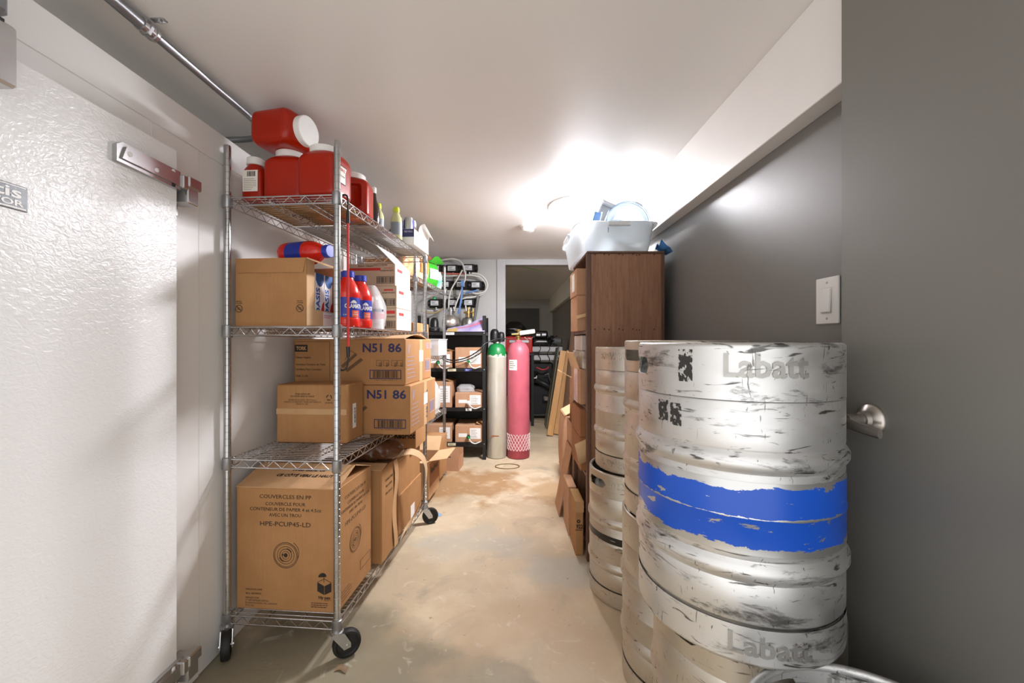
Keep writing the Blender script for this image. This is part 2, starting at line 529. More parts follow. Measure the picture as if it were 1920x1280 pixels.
def smooth_path(pts, n=6):
    pts = [Vector(p) for p in pts]; out = []
    for i in range(len(pts) - 1):
        p0 = pts[max(i - 1, 0)]; p1 = pts[i]; p2 = pts[i + 1]; p3 = pts[min(i + 2, len(pts) - 1)]
        for k in range(n):
            t = k / n
            out.append(0.5 * ((2 * p1) + (p2 - p0) * t + (2 * p0 - 5 * p1 + 4 * p2 - p3) * t * t + (3 * p1 - p0 - 3 * p2 + p3) * t ** 3))
    out.append(pts[-1])
    return out
def superring(a, b, z, n=40, e=4.0, dent=None):
    out = []
    for k in range(n):
        t = 2 * math.pi * k / n
        c, s = math.cos(t), math.sin(t)
        x = a * math.copysign(abs(c) ** (2 / e), c); y = b * math.copysign(abs(s) ** (2 / e), s)
        p = Vector((x, y, z))
        if dent: p = dent(p)
        out.append(p)
    return out
# ---------------------------------------------------------------- room shell
CEIL = 2.12; LW = -1.115; RW = 0.886; SOF = 0.822; SOFZ = 1.836; BACK = 4.56; REAR = -0.4; FAR = 8.8
struct('floor', MB().box(-2.4, 1.2, REAR - 0.1, FAR + 0.1, -0.1, 0), floor_m)
struct('ceiling', MB().box(-2.4, 1.2, REAR - 0.1, FAR + 0.1, CEIL, CEIL + 0.1), ceil_m)
struct('wall_right', MB().box(RW, RW + 0.12, REAR, FAR, 0, CEIL), grey_m)
struct('wall_soffit', MB().rbox(SOF, RW, REAR, FAR, SOFZ, CEIL, 0.002), soffit_m)
struct('wall_outer', MB().box(-2.4, -2.3, REAR, FAR, 0, CEIL), room2_m)
bw = MB().box(-2.3, -0.073, BACK, BACK + 0.12, 0, CEIL).box(0.80, RW, BACK, BACK + 0.12, 0, CEIL).box(-0.073, 0.80, BACK, BACK + 0.12, 2.054, CEIL)
struct('wall_back', bw, back_m)
tr = MB().rbox(-0.17, -0.073, BACK - 0.018, BACK, 0, CEIL, 0.003).rbox(-0.073, 0.80, BACK - 0.018, BACK, 2.054, CEIL, 0.003)
tr.box(-0.085, -0.073, BACK - 0.005, BACK + 0.125, 0, 2.06)
struct('trim_1', tr, frame_m)
struct('wall_far', MB().box(-2.3, RW, FAR, FAR + 0.1, 0, CEIL), room2_m)
d2 = struct('door_2', MB().rbox(-0.32, 0.59, FAR - 0.04, FAR, 0.01, 1.91, 0.003), M('dark_slab_paint', '#4a4a47', 0.6, var=0.1))
# walk-in cooler along the left: cladding panels, door frame, door
wl = struct('wall_left', MB().box(-1.3, LW - 0.004, REAR, BACK, 0, 1.985), smooth_white_m)
for (a, b) in ((-0.395, -0.05), (1.432, 2.60), (2.602, 3.77), (3.772, 4.555)):
    MB().rbox(LW - 0.006, LW, a, b, 0.003, 1.868, 0.0015).build('wall_panel', smooth_white_m, wl)
MB().rbox(LW - 0.006, LW, -0.395, 4.555, 1.871, 1.985, 0.002).build('header_panel', smooth_white_m, wl)
MB().rbox(LW - 0.006, LW + 0.004, 1.24, 1.428, 0.003, 1.868, 0.0015).build('door_jamb', smooth_white_m, wl)
MB().rbox(LW - 0.006, LW + 0.004, -0.05, 1.24, 1.79, 1.868, 0.0015).build('door_header', smooth_white_m, wl)
DX = -1.068
door = MB().rbox(LW + 0.004, DX, -0.02, 1.286, 0.03, 1.80, 0.004).build('door_1', emboss_m)
door['kind'] = 'structure'
MB().rbox(LW + 0.0, LW + 0.012, -0.01, 1.279, 0.012, 0.032, 0.002).build('sweep', rubber_m, door)
def strap_hinge(z, up):
    h = MB()
    # strap on the door: tapered plate with a raised middle
    T = Matrix.Translation((DX, 0, z))
    prof = [(1.075, -0.026), (1.282, -0.029), (1.282, 0.029), (1.09, 0.03), (1.075, 0.018)]
    Tx = Matrix(((0, 0, 1, 0), (1, 0, 0, 0), (0, 1, 0, 0), (0, 0, 0, 1)))
    h.prism([(a, b) for a, b in prof], 0.0, 0.013, T @ Tx)
    inner = [(1.085, -0.016), (1.282, -0.019), (1.282, 0.016), (1.097, 0.02)]
    h.prism(inner, 0.013, 0.019, T @ Tx)
    hinge = h.build('strap_hinge', hinge_m, door, 20)
    k = MB()
    k.rbox(DX - 0.001, DX + 0.026, 1.278, 1.30, z - 0.022, z + 0.02, 0.003)
    k.rbox(LW + 0.004, DX + 0.022, 1.30, 1.345, z - 0.062, z + 0.012, 0.003)
    k.rbox(DX + 0.0, DX + 0.03, 1.296, 1.35, z - 0.012, z + 0.024, 0.004)
    k.build('hinge_knuckle', hinge_m, hinge)
    MB().rbox(LW + 0.004, LW + 0.008, 1.298, 1.335, z - 0.096, z - 0.058, 0.002).build('hinge_plate', hinge_m, hinge)
    for (yy, zz) in ((1.105, 0.004), (1.19, -0.004), (1.255, 0.02), (1.255, -0.022)):
        Ts = Matrix.Translation((DX + (0.019 if abs(zz) < 0.015 else 0.013), yy, z + zz)) @ Matrix.Rotation(R(90), 4, 'Y')
        MB().lathe([(0.0065, 0), (0.0065, 0.0012), (0.004, 0.002)], 14, Ts).build('screw', white_pl_m if zz > -0.02 else blackmetal_m, hinge)
    return hinge
strap_hinge(1.70, True)
strap_hinge(0.15, False)
cl = MB().rbox(DX, DX + 0.065, 0.62, 0.82, 1.70, 1.825, 0.006).build('door_closer', hinge_m, door)
MB().rbox(DX - 0.004, DX + 0.072, 0.60, 0.806, 1.828, 1.94, 0.014).build('closer_cover', M('grey_cast_cover', '#77797b', 0.4, 0.5), cl)
MB().box(DX + 0.004, DX + 0.06, 0.63, 0.80, 1.822, 1.83).build('closer_gap', black_m, cl)
pl = MB().rbox(DX, DX + 0.003, 0.66, 0.886, 1.473, 1.527, 0.001).build('name_plate', M('dark_name_plate', '#5d5f60', 0.35, 0.5), door)
MB().box(DX + 0.003, DX + 0.0036, 0.664, 0.882, 1.4755, 1.4785).box(DX + 0.003, DX + 0.0036, 0.664, 0.882, 1.5225, 1.5245).build('plate_border', white_pl_m, pl)
text(pl, 'Curtis', 0.022, (DX + 0.0034, 0.875, 1.5085), (0, 1, 0), (0, 0, 1), white_pl_m, width=0.13, align='RIGHT', bold=0.03)
text(pl, 'REFRIGERATOR', 0.0125, (DX + 0.0034, 0.877, 1.4868), (0, 1, 0), (0, 0, 1), white_pl_m, width=0.19, align='RIGHT', bold=0.03)

# grey door standing open along the wall, with a lever handle
gd = MB().rbox(0.775, 0.812, 0.10, 0.949, 0.012, 2.035, 0.002).build('door_3', dgrey_m)
gd['kind'] = 'structure'
struct('trim_2', MB().rbox(0.79, RW, 0.045, 0.098, 0, 2.08, 0.003), frame_m)
hx = 0.775
hy, hz = 0.866, 1.022
To = Matrix.Translation((hx, hy, hz)) @ Matrix.Rotation(R(-90), 4, 'Y')
lever = MB().lathe([(0.034, 0), (0.034, 0.004), (0.031, 0.009), (0.019, 0.016), (0.0165, 0.024), (0.0125, 0.026), (0.0125, 0.058)], 36, To).build('door_lever', nickel_m, gd, 40)
# the grip: a flat bar running back from the neck towards the hinges
gp = [(-0.062, 0.016), (-0.062, -0.004), (-0.05, -0.014), (-0.05, 0.016)]
g = MB()
def grip(u, v):
    t = v * 2 * math.pi
    yy = hy + 0.016 - u * 0.092
    rr = 0.0135 - 0.004 * u
    return Vector((hx - 0.052 - 0.004 * math.sin(u * 3) + 0.55 * rr * math.cos(t), yy, hz - 0.004 - 0.010 * u + rr * math.sin(t)))
rings = [[grip(i / 8, k / 16) for k in range(16)] for i in range(9)]
g.loft(rings).build('lever_grip', nickel_m, lever, 50)
MB().rbox(0.782, 0.806, 0.9485, 0.951, hz - 0.028, hz + 0.028, 0.001).build('latch_plate', nickel_m, gd)

# conduit, lamps, detector, switch
cd = thing('electrical_conduit', 'grey metal conduit running along the ceiling above the white cooler wall', 'conduit', (0, 0, 0))
cx, cz = -1.05, CEIL - 0.031
MB().tube([(cx, REAR, cz), (cx, 1.15, cz)], 0.0165, 14).build('large_pipe', galv_m, cd)
MB().tube(smooth_path([(cx, 1.15, cz), (cx, 1.4, cz), (cx, 1.62, cz), (cx - 0.03, 1.72, cz), (cx - 0.12, 1.79, cz), (cx - 0.45, 1.80, cz)], 6), 0.0125, 12).build('thin_pipe', galv_m, cd)
fit = MB().tube([(cx, 1.135, cz), (cx, 1.185, cz)], 0.0195, 12).tube([(cx, 1.15, cz), (cx, 1.158, cz)], 0.0225, 6).tube([(cx, 1.172, cz), (cx, 1.18, cz)], 0.0215, 12)
fit.build('coupling', hinge_m, cd)
MB().rbox(cx + 0.01, cx + 0.05, 1.155, 1.172, CEIL - 0.004, CEIL, 0.001).tube([(cx + 0.033, 1.163, CEIL - 0.004), (cx + 0.033, 1.163, CEIL - 0.009)], 0.006, 8).build('strap', hinge_m, cd)

def dome(loc, label, gm):
    t = thing('ceiling_dome_lamp', label, 'ceiling lamp', loc)
    MB().lathe([(0.20, 0), (0.205, -0.006), (0.205, -0.014), (0.19, -0.018), (0.188, 0)], 64).build('flange', white_pl_m, t)
    pr = [(0.187 * math.cos(R(a)), -0.012 - 0.055 * math.sin(R(a))) for a in range(0, 90, 9)] + [(0.004, -0.067)]
    MB().lathe(pr, 64, cap0=False).build('diffuser', gm, t, 60)
    return t
dome((0.455, 2.75, CEIL), 'lit white dome lamp on the ceiling beside the smoke detector', glow_m)
dome((-1.2, 6.9, CEIL), 'added unseen fill lamp brightening the second room, hidden past the doorway', fill_glow_m)
sd = thing('smoke_detector', 'small white round smoke detector on the ceiling', 'smoke detector', (0.128, 3.24, CEIL))
MB().lathe([(0.062, 0), (0.062, -0.012), (0.055, -0.016)], 32).build('base', white_pl_m, sd)
MB().lathe([(0.05, -0.016), (0.05, -0.034), (0.04, -0.046), (0.018, -0.05)], 32).build('sensor_housing', white_pl_m, sd)
sw = thing('light_switch', 'white rocker light switch on the dark grey wall', 'light switch', (RW, 1.126, 1.304))
MB().rbox(-0.006, 0, -0.041, 0.041, -0.065, 0.065, 0.002).build('cover_plate', white_pl_m, sw)
MB().box(-0.0065, -0.004, -0.0185, 0.0185, -0.036, 0.036).build('rocker_frame', M('switch_frame_plastic', '#cfcdc8', 0.4), sw)  # slightly darker off-white frame round the rocker
MB().rbox(-0.011, -0.005, -0.0165, 0.0165, -0.034, 0.034, 0.002, Matrix.Rotation(R(4), 4, 'Y')).build('rocker', white_pl_m, sw)
for zz in (-0.05, 0.05):
    MB().lathe([(0.0035, 0), (0.003, 0.001)], 10, Matrix.Translation((-0.006, 0, zz)) @ Matrix.Rotation(R(-90), 4, 'Y')).build('screw', hinge_m, sw)

# ---------------------------------------------------------------- wire shelving
def zig(mb, a, b, zlo, zhi, pitch, r=0.0018):
    a = Vector(a); b = Vector(b); L = (b - a).length; n = max(2, int(round(L / pitch)))
    pts = []
    for i in range(2 * n + 1):
        p = a.lerp(b, i / (2 * n)); pts.append((p.x, p.y, zlo if i % 2 else zhi))
    mb.tube(pts, r, 5, cap=False)

def wire_shelving(label, loc, rot, W, L, levels, z0, z1, casters=True, group=None):
    t = thing('wire_shelving_unit', label, 'shelving', loc, rot, group)
    prof = [(0.0125, z0)]
    z = z0 + 0.02
    while z < z1 - 0.02:
        prof += [(0.0125, z), (0.0116, z + 0.0008), (0.0116, z + 0.0022), (0.0125, z + 0.003)]; z += 0.0254
    prof += [(0.0125, z1 - 0.004), (0.010, z1)]
    post = MB().lathe(prof, 14).mesh('post', post_m, 45)
    corners = [(0, 0), (-W, 0), (0, L), (-W, L)]
    for c in corners: place('post', post, t, (c[0], c[1], 0))
    frame = MB()
    ins = 0.0
    for zz in (-0.003, -0.033):
        for (p, q) in (((0, 0), (-W, 0)), ((-W, 0), (-W, L)), ((-W, L), (0, L)), ((0, L), (0, 0))):
            frame.tube([(p[0], p[1], zz), (q[0], q[1], zz)], 0.0031 if zz > -0.01 else 0.0028, 8)
    for (p, q) in (((0, 0), (-W, 0)), ((-W, 0), (-W, L)), ((-W, L), (0, L)), ((0, L), (0, 0))):
        zig(frame, (p[0], p[1], 0), (q[0], q[1], 0), -0.033, -0.005, 0.062)
    fm = frame.mesh('shelf', chrome_m, 50)
    deck = MB()
    y = 0.014
    while y < L - 0.008:
        deck.tube([(-W, y, 0.0008), (0, y, 0.0008)], 0.0015, 5, cap=False); y += 0.0235
    dm = deck.mesh('wire_deck', chrome_m, 50)
    rib = MB()
    for k in (1, 2):
        x = -W * k / 3
        rib.tube([(x, 0, -0.004), (x, L, -0.004)], 0.0022, 6).tube([(x, 0, -0.024), (x, L, -0.024)], 0.0022, 6)
        zig(rib, (x, 0, 0), (x, L, 0), -0.024, -0.004, 0.05, 0.0014)
    rm = rib.mesh('support_rib', chrome_m, 50)
    cm = MB().lathe([(0.0155, -0.042), (0.0185, -0.038), (0.0175, 0.004), (0.0150, 0.006)], 18).mesh('collar', M('cast_collar', '#a5a6a8', 0.35, 0.85, var=0.2, vscale=30), 40)
    for zl in levels:
        s = place('shelf', fm, t, (0, 0, zl))
        place('wire_deck', dm, s, kind='stuff')
        place('support_rib', rm, s, kind='stuff')
        for c in corners: place('collar', cm, s, (c[0], c[1], 0))
    if casters:
        fk = MB().lathe([(0.016, z0 - 0.012), (0.024, z0 - 0.012), (0.024, z0 - 0.004), (0.013, z0), (0.013, z0 + 0.006)], 18)
        wr = 0.051
        for s in (-1, 1):
            fk.prism([(-0.024, z0 - 0.012), (0.02, z0 - 0.012), (-0.022, wr - 0.012), (-0.046, wr - 0.008), (-0.046, wr + 0.008)], -0.0015, 0.0015,
                     Matrix.Translation((0, s * 0.019, 0)) @ Matrix.Rotation(R(90), 4, 'X'))
        fk.tube([(-0.034, -0.024, wr), (-0.034, 0.024, wr)], 0.006, 8)
        fkm = fk.mesh('caster_fork', hinge_m, 30)
        wh = MB().lathe([(0.012, -0.012), (0.035, -0.010), (0.040, -0.015), (0.048, -0.014), (wr, -0.007), (wr, 0.007), (0.048, 0.014), (0.040, 0.015), (0.035, 0.010), (0.012, 0.012)], 36,
                        Matrix.Rotation(R(90), 4, 'X')).mesh('caster_wheel', rubber_m, 35)
        for c, a in zip(corners, casters):
            f = place('caster_fork', fkm, t, (c[0], c[1], 0), (0, 0, R(a)))
            place('caster_wheel', wh, f, (-0.034, 0, wr))
    else:
        ft = MB().lathe([(0.016, 0), (0.017, 0.006), (0.009, 0.012), (0.009, z0 + 0.004)], 14).mesh('foot', hinge_m)
        for c in corners: place('foot', ft, t, (c[0], c[1], 0))
    return t

AO = Vector((-0.6547, 1.507, 0)); AR = R(-4.5); AW = 0.436; AL = 1.12
ZA = (1.742, 1.247, 0.742, 0.145)
wire_shelving('tall chrome wire shelving on casters holding ketchup jugs and napkin cartons', AO, AR, AW, AL, ZA, 0.112, 1.94, casters=(215, 124, 205, 170))
BO = Vector((-0.660, 2.745, 0)); BR = R(-4.0); BWD = 0.420; BL = 0.84
ZB = (1.640, 1.072, 0.590, 0.060)
wire_shelving('shorter chrome wire shelving without casters behind the tall one', BO, BR, BWD, BL, ZB, 0.012, 1.86, casters=False)

def onA(x, y, z):
    return AO + Matrix.Rotation(AR, 3, 'Z') @ Vector((x, y, 0)) + Vector((0, 0, z))
def onB(x, y, z):
    return BO + Matrix.Rotation(BR, 3, 'Z') @ Vector((x, y, 0)) + Vector((0, 0, z))
ZT = [z + 0.0026 for z in ZA]     # the tops of the wire decks
ZTB = [z + 0.0026 for z in ZB]

# ---------------------------------------------------------------- cartons
def carton(label, loc, rot, w, d, h, mat, name='cardboard_box', cat='box', group=None, tape=None, open_top=False, flaps=(), inside=None, bev=0.004, open_side=None):
    """closed or open carton, origin at the middle of its base; flaps: (side, angle, length[, shrink])"""
    t = thing(name, label, cat, loc, rot, group)
    mb = MB()
    if not open_top and not open_side:
        mb.rbox(-w / 2, w / 2, -d / 2, d / 2, 0, h, bev)
        mb.build('carton_body', mat, t, 25)
    else:
        k = 0.004
        mb.box(-w / 2, w / 2, -d / 2, d / 2, 0, k)
        mb.box(-w / 2, w / 2, -d / 2, -d / 2 + k, k, h)
        mb.box(-w / 2, w / 2, d / 2 - k, d / 2, k, h)
        mb.box(-w / 2, -w / 2 + k, -d / 2 + k, d / 2 - k, k, h)
        if open_side != 'right':
            mb.box(w / 2 - k, w / 2, -d / 2 + k, d / 2 - k, k, h)
        if not open_top:
            mb.box(-w / 2, w / 2, -d / 2, d / 2, h, h + k)
        mb.build('carton_body', mat, t, 0)
    for fl in flaps:
        side, ang, ln = fl[:3]; sh = fl[3] if len(fl) > 3 else 0.0
        fm = fl[4] if len(fl) > 4 else (inside or mat)
        wid = (w if side in ('front', 'back') else d) / 2
        f = MB().prism([(-wid, 0), (wid, 0), (wid - sh, ln), (-wid + sh, ln)], -0.002, 0.002)
        # local: x along the edge, y up the flap; phi 0 = upright, 90 = outwards level, 180 = hanging
        a = R(ang)
        T = Matrix.Rotation(R(90) + a, 4, 'X')
        Tz = {'front': 0, 'right': 90, 'back': 180, 'left': 270}[side]
        off = {'front': (0, -d / 2 - 0.001, h), 'back': (0, d / 2 + 0.001, h), 'right': (w / 2 + 0.001, 0, h), 'left': (-w / 2 - 0.001, 0, h)}[side]
        o = f.build('flap', fm, t, 0)
        o.matrix_local = Matrix.Translation(off) @ Matrix.Rotation(R(Tz), 4, 'Z') @ T
    if tape:
        tw = 0.048
        tp = MB()
        if 'x' in tape:
            tp.box(-w / 2 - 0.0006, w / 2 + 0.0006, -tw / 2, tw / 2, h, h + 0.0006)
            tp.box(w / 2, w / 2 + 0.0006, -tw / 2, tw / 2, h - 0.06, h).box(-w / 2 - 0.0006, -w / 2, -tw / 2, tw / 2, h - 0.06, h)
        if 'y' in tape:
            tp.box(-tw / 2, tw / 2, -d / 2 - 0.0006, d / 2 + 0.0006, h, h + 0.0006)
            tp.box(-tw / 2, tw / 2, -d / 2 - 0.0006, -d / 2, h - 0.06, h).box(-tw / 2, tw / 2, d / 2, d / 2 + 0.0006, h - 0.06, h)
        tp.build('tape', tape_m, t, 0)
    return t
FX = (1, 0, 0); FY = (0, 1, 0); FZ = (0, 0, 1)
def on_front(t, d): return lambda x, z: (x, -d / 2 - 0.0004, z)
# ---------------------------------------------------------------- kegs
KH = 0.593
def keg(label, loc, rot, mat, r=0.2035, H=KH, band=None, holes=(90, 270), emboss=(), group='steel beer kegs', tall_rib=True):
    """full size beer keg: drum with two rolling ribs, chimes with hand holes; angles in degrees about its own axis"""
    t = thing('beer_keg', label, 'keg', loc, rot, group)
    zt = H - 0.103; zb = 0.072
    def ribz(zc, k=0.0068):
        return [(r, zc - 0.026), (r - 0.002, zc - 0.021), (r + 0.002, zc - 0.014), (r + k, zc - 0.006), (r + k, zc + 0.006), (r + 0.002, zc + 0.014), (r - 0.002, zc + 0.021), (r, zc + 0.026)]
    pr = [(0.04, zb - 0.045), (r - 0.06, zb - 0.035), (r - 0.02, zb - 0.015), (r - 0.006, zb), (r - 0.004, zb + 0.002), (r, zb + 0.008)]
    pr += ribz(0.172)
    pr += [(r, 0.2685), (r + 0.0016, 0.2705), (r + 0.0016, 0.2735), (r, 0.2755)]
    pr += ribz(0.372)
    pr += [(r, zt - 0.008), (r - 0.004, zt - 0.002), (r - 0.008, zt), (r - 0.03, zt + 0.022), (r - 0.08, zt + 0.035), (0.05, zt + 0.038), (0.03, zt + 0.036)]
    MB().lathe(pr, 96).build('drum', mat, t, 40)
    # chimes: double skinned rings, the upper one pierced by hand holes
    def chime(name, za, zc, holes, lip_top):
        n = 120; rows = []; th = 0.004; out = MB()
        zm = (za + zc) / 2 + (0.006 if lip_top else 0)
        V = []; Fc = []
        def hole_h(a):
            for hc in holes:
                da = (a - hc + 180) % 360 - 180
                hw = 17.0
                if abs(da) < hw:
                    e = min(1.0, (hw - abs(da)) / 5.0)
                    return 0.019 * math.sqrt(max(0.0, 1 - (1 - e) ** 2))
            return 0.0
        for i in range(n):
            a = 360.0 * i / n; ca, sa = math.cos(R(a)), math.sin(R(a)); hh = hole_h(a)
            zs = [za, zm - hh, zm + hh, zc]
            for rr in (r + 0.0005, r + 0.0005 - th):
                for z in zs: V.append((rr * ca, rr * sa, z))
        for i in range(n):
            j = (i + 1) % n; A = i * 8; B = j * 8
            Fc.append((A, B, B + 1, A + 1)); Fc.append((A + 2, B + 2, B + 3, A + 3))
            Fc.append((A + 5, B + 5, B + 4, A + 4)); Fc.append((A + 7, B + 7, B + 6, A + 6))
            Fc.append((A + 1, B + 1, B + 5, A + 5)); Fc.append((A + 6, B + 6, B + 2, A + 2))
        out.add(V, Fc)
        # rolled edge
        zr = zc if lip_top else za
        s = 1 if lip_top else -1
        c0 = r - 0.007
        prof = [(c0 + 0.0075 * math.cos(R(q)), zr + s * (0.0075 * math.sin(R(q)))) for q in range(0, 241, 20)]
        if not lip_top: prof = prof[::-1]
        out.lathe(prof, 96, cap0=False, cap1=False)
        return out.build(name, mat, t, 45)
    chime('top_chime', zt - 0.004, H - 0.0075, holes, True)
    chime('bottom_chime', 0.0075, zb, (), False)
    MB().lathe([(0.030, zt + 0.034), (0.036, zt + 0.036), (0.036, zt + 0.052), (0.028, zt + 0.054), (0.018, zt + 0.05)], 28).build('valve', mat, t)
    if band:
        bm, b0, b1 = band
        pr = [(r + 0.0007, b0), (r + 0.0009, b0 + 0.002)]
        if b0 < 0.27 < b1: pr += [(r + 0.0009, 0.2685), (r + 0.0025, 0.2705), (r + 0.0025, 0.2735), (r + 0.0009, 0.2755)]
        pr += [(r + 0.0009, b1 - 0.002), (r + 0.0007, b1)]
        MB().lathe(pr, 96, cap0=False, cap1=False).build('painted_band', bm, t, 40)
    for (s, h, a, z, wd, rr) in emboss:
        text(t, s, h, None, None, None, letter_m if mat is steel_front_m else mat, width=wd, bend=(rr, R(a), z), ext=0.0030, bold=0.03, name='embossed_lettering')
    return t

def patch(parent, r, a0, z0, w, h, seed, drop=0.35, name='worn_sticker'):
    """ragged remains of a sticker on a drum"""
    nx, nz = 70, 60; mb = MB()
    for i in range(nx):
        for j in range(nz):
            u, v = (i + 0.5) / nx - 0.5, (j + 0.5) / nz - 0.5
            q = noise.fractal(Vector((u * 3 + seed * 7.3, v * 4.5 + seed, seed)), 0.9, 2.1, 5)
            edge = max(abs(u), abs(v)) * 2
            if q + drop > 0.45 * edge ** 4 + 0.05 and edge < 0.98:
                pts = []
                for (a, b) in ((i, j), (i + 1, j), (i + 1, j + 1), (i, j + 1)):
                    ang = R(a0) + (a / nx - 0.5) * w / r; z = z0 + (b / nz - 0.5) * h
                    pts.append((r * math.cos(ang), r * math.sin(ang), z))
                mb.add(pts, [(0, 1, 2, 3)])
    return mb.build(name, sticker_m, parent, 0)

r0 = 0.2035
k1 = keg('big scuffed steel keg with a chipped blue band, stacked beside the grey door', (0.5055, 0.927, 0.5945), 0, steel_front_m, band=(blue_band_m, 0.204, 0.338), holes=(172, 340),
         emboss=(('Labatt', 0.043, 257, 0.549, 0.142, r0 + 0.0006), ('Labatt', 0.036, 259, 0.039, 0.142, r0 + 0.0006)))
patch(k1, r0 + 0.0012, 218, 0.548, 0.03, 0.066, 1, 0.30)
patch(k1, r0 + 0.0009, 203, 0.452, 0.027, 0.045, 4, 0.42)
patch(k1, r0 + 0.0009, 212, 0.448, 0.026, 0.047, 9, 0.42)
k7 = keg('plain steel keg on the floor under the keg with the blue band', (0.565, 0.995, 0), 0, steel_m, holes=(20, 200), emboss=(('BREWERS RETAIL', 0.028, 245, 0.545, 0.26, r0 + 0.0006),))
k6 = keg('plain steel keg on the floor touching the grey door', (0.548, 0.555, 0), 0, steel_front_m, holes=(110, 290), emboss=(('RETAIL', 0.034, 60, 0.545, 0.16, -(r0 - 0.0034)),))
k4 = keg('lower keg of the stack of plain kegs behind the blue banded one', (0.602, 1.428, 0), 0, steel_m, holes=(150, 330), H=0.595)
k2 = keg('upper keg of the stack of plain kegs behind the blue banded one', (0.612, 1.432, 0.596), 0, steel_m, holes=(190, 10), H=0.598)
k3 = keg('steel keg with a thin black stripe standing on the floor by the bookcase', (0.582, 1.948, 0), 0, steel_m, band=(black_band_m, 0.284, 0.316), holes=(200, 20),
         emboss=(('2022', 0.03, 232, 0.545, 0.085, r0 + 0.0006),))
k5 = keg('steel keg stacked on the black striped keg by the bookcase', (0.612, 1.95, 0.5945), 0, steel_m, H=0.57, holes=(60, 290),
         emboss=(('BREWERS RETAIL', 0.030, 236, 0.528, 0.27, r0 + 0.0006), ('BREWERS RETAIL', 0.028, 236, 0.04, 0.27, r0 + 0.0006)))

# ---------------------------------------------------------------- top shelf of the tall unit
zt = ZT[0]
# sheets lying on the wires
sh = MB().sheet(lambda u, v: onA(-0.425 + 0.40 * u, 0.10 + 0.30 * v, zt + 0.001), 2, 2, 0.0016).build('cardboard_sheet', M('stained_yellow_card', '#c08a3a', 0.7, var=0.5, vscale=14), None, 0)
tag(sh, 'stained yellowish card sheet lying on the top wire shelf under the ketchup jugs', 'sheet')
sh = MB().sheet(lambda u, v: onA(-0.425 + 0.415 * u, 0.415 + 0.69 * v, zt + 0.001), 2, 2, 0.0016).build('plastic_sheet', M('cloudy_plastic_liner', '#c9c5bd', 0.25, var=0.25, vscale=7), None, 0)
tag(sh, 'cloudy plastic liner sheet on the far half of the top wire shelf', 'sheet')
zs = zt + 0.0025

DENT = True
def jug_mesh():
    a, b = 0.082, 0.066
    def dent(p):
        # grip hollow on the front and back faces, near the +x side, and a shoulder step
        u = (p.x - 0.034) / 0.021; v = (p.z - 0.088) / 0.052
        q = u * u + v ** 4
        if DENT and q < 1 and abs(p.y) > b * 0.5:
            p.y *= 1 - 0.5 * (1 - q) ** 0.5
        return p
    rings = []
    for (z, k, e) in [(0, 0.86, 5), (0.004, 0.95, 5), (0.012, 1, 5)] + [(0.02 + i * 0.006, 1.0, 5.5) for i in range(21)] + [(0.148, 0.985, 5), (0.156, 0.95, 4.5), (0.164, 0.88, 4), (0.170, 0.8, 3.2), (0.174, 0.74, 2.4)]:
        rings.append(superring(a * k, b * k, z, 72, e, dent))
    return MB().loft(rings).mesh('jug_body', ketchup_m, 40)
jugm = jug_mesh()
DENT = False
jugp = jug_mesh()
lidm = MB().lathe([(0.053, 0.172), (0.056, 0.174), (0.056, 0.196), (0.053, 0.1985), (0.02, 0.1985)], 48).mesh('lid', white_pl_m, 35)
key_m = M('white_label_paper', '#f1ece2', 0.5)
def jug(label, loc, rot, face='front', plain=False):
    t = thing('ketchup_jug', label, 'jug', loc, rot, 'red ketchup jugs')
    place('jug_body', jugp if plain or face == 'side' else jugm, t); place('lid', lidm, t)
    if not plain:
        if face == 'side': o, xd = (0.0825, -0.02, 0.085), FY
        else: o, xd = (-0.035, -0.0665, 0.085), FX
        key = [(-0.024, -0.03), (0.024, -0.03), (0.024, 0.012), (0.033, 0.034), (-0.033, 0.034), (-0.024, 0.012)]
        big = [(x * 1.12, y * 1.1) for x, y in key]
        lb = decal(t, 'label', ink_m, o, xd, FZ, [big], 0.0004)
        decal(lb, 'label_face', key_m, Vector(o) + (Vector((0.0004, 0, 0)) if face == 'side' else Vector((0, -0.0004, 0))), xd, FZ, [key], 0.0003)
        oo = Vector(o) + (Vector((0.0008, 0, 0)) if face == 'side' else Vector((0, -0.0008, 0)))
        text(lb, 'HEINZ', 0.011, oo + Vector((0, 0, 0.020)), xd, FZ, red_ink_m, width=0.046, bold=0.03)
        text(lb, 'KETCHUP', 0.006, oo + Vector((0, 0, -0.004)), xd, FZ, ink_m, width=0.036)
    return t
jug('red ketchup jug in the middle of the front row on the top shelf', onA(-0.248, 0.105, zs), AR + R(2), plain=True)
jug('red ketchup jug at the corner post with a white label on its side', onA(-0.088, 0.075, zs), AR + R(-4), face='side')
jug('red ketchup jug with a deep hand grip, set behind the corner post', onA(-0.098, 0.325, zs), AR + R(10))
# the one lying across the two others, lid towards the corner post
lj = jug('red ketchup jug lying on its side on top of two others', onA(-0.345, 0.07, zs + 0.199 + 0.066), (R(-90), R(0), R(0)), plain=True)
lj.matrix_world = Matrix.Translation(onA(-0.335, 0.085, zs + 0.1995 + 0.0675)) @ Matrix.Rotation(AR + R(-10), 4, 'Z') @ Matrix.Rotation(R(91.5), 4, 'Y') @ Matrix.Rotation(R(90), 4, 'Z')
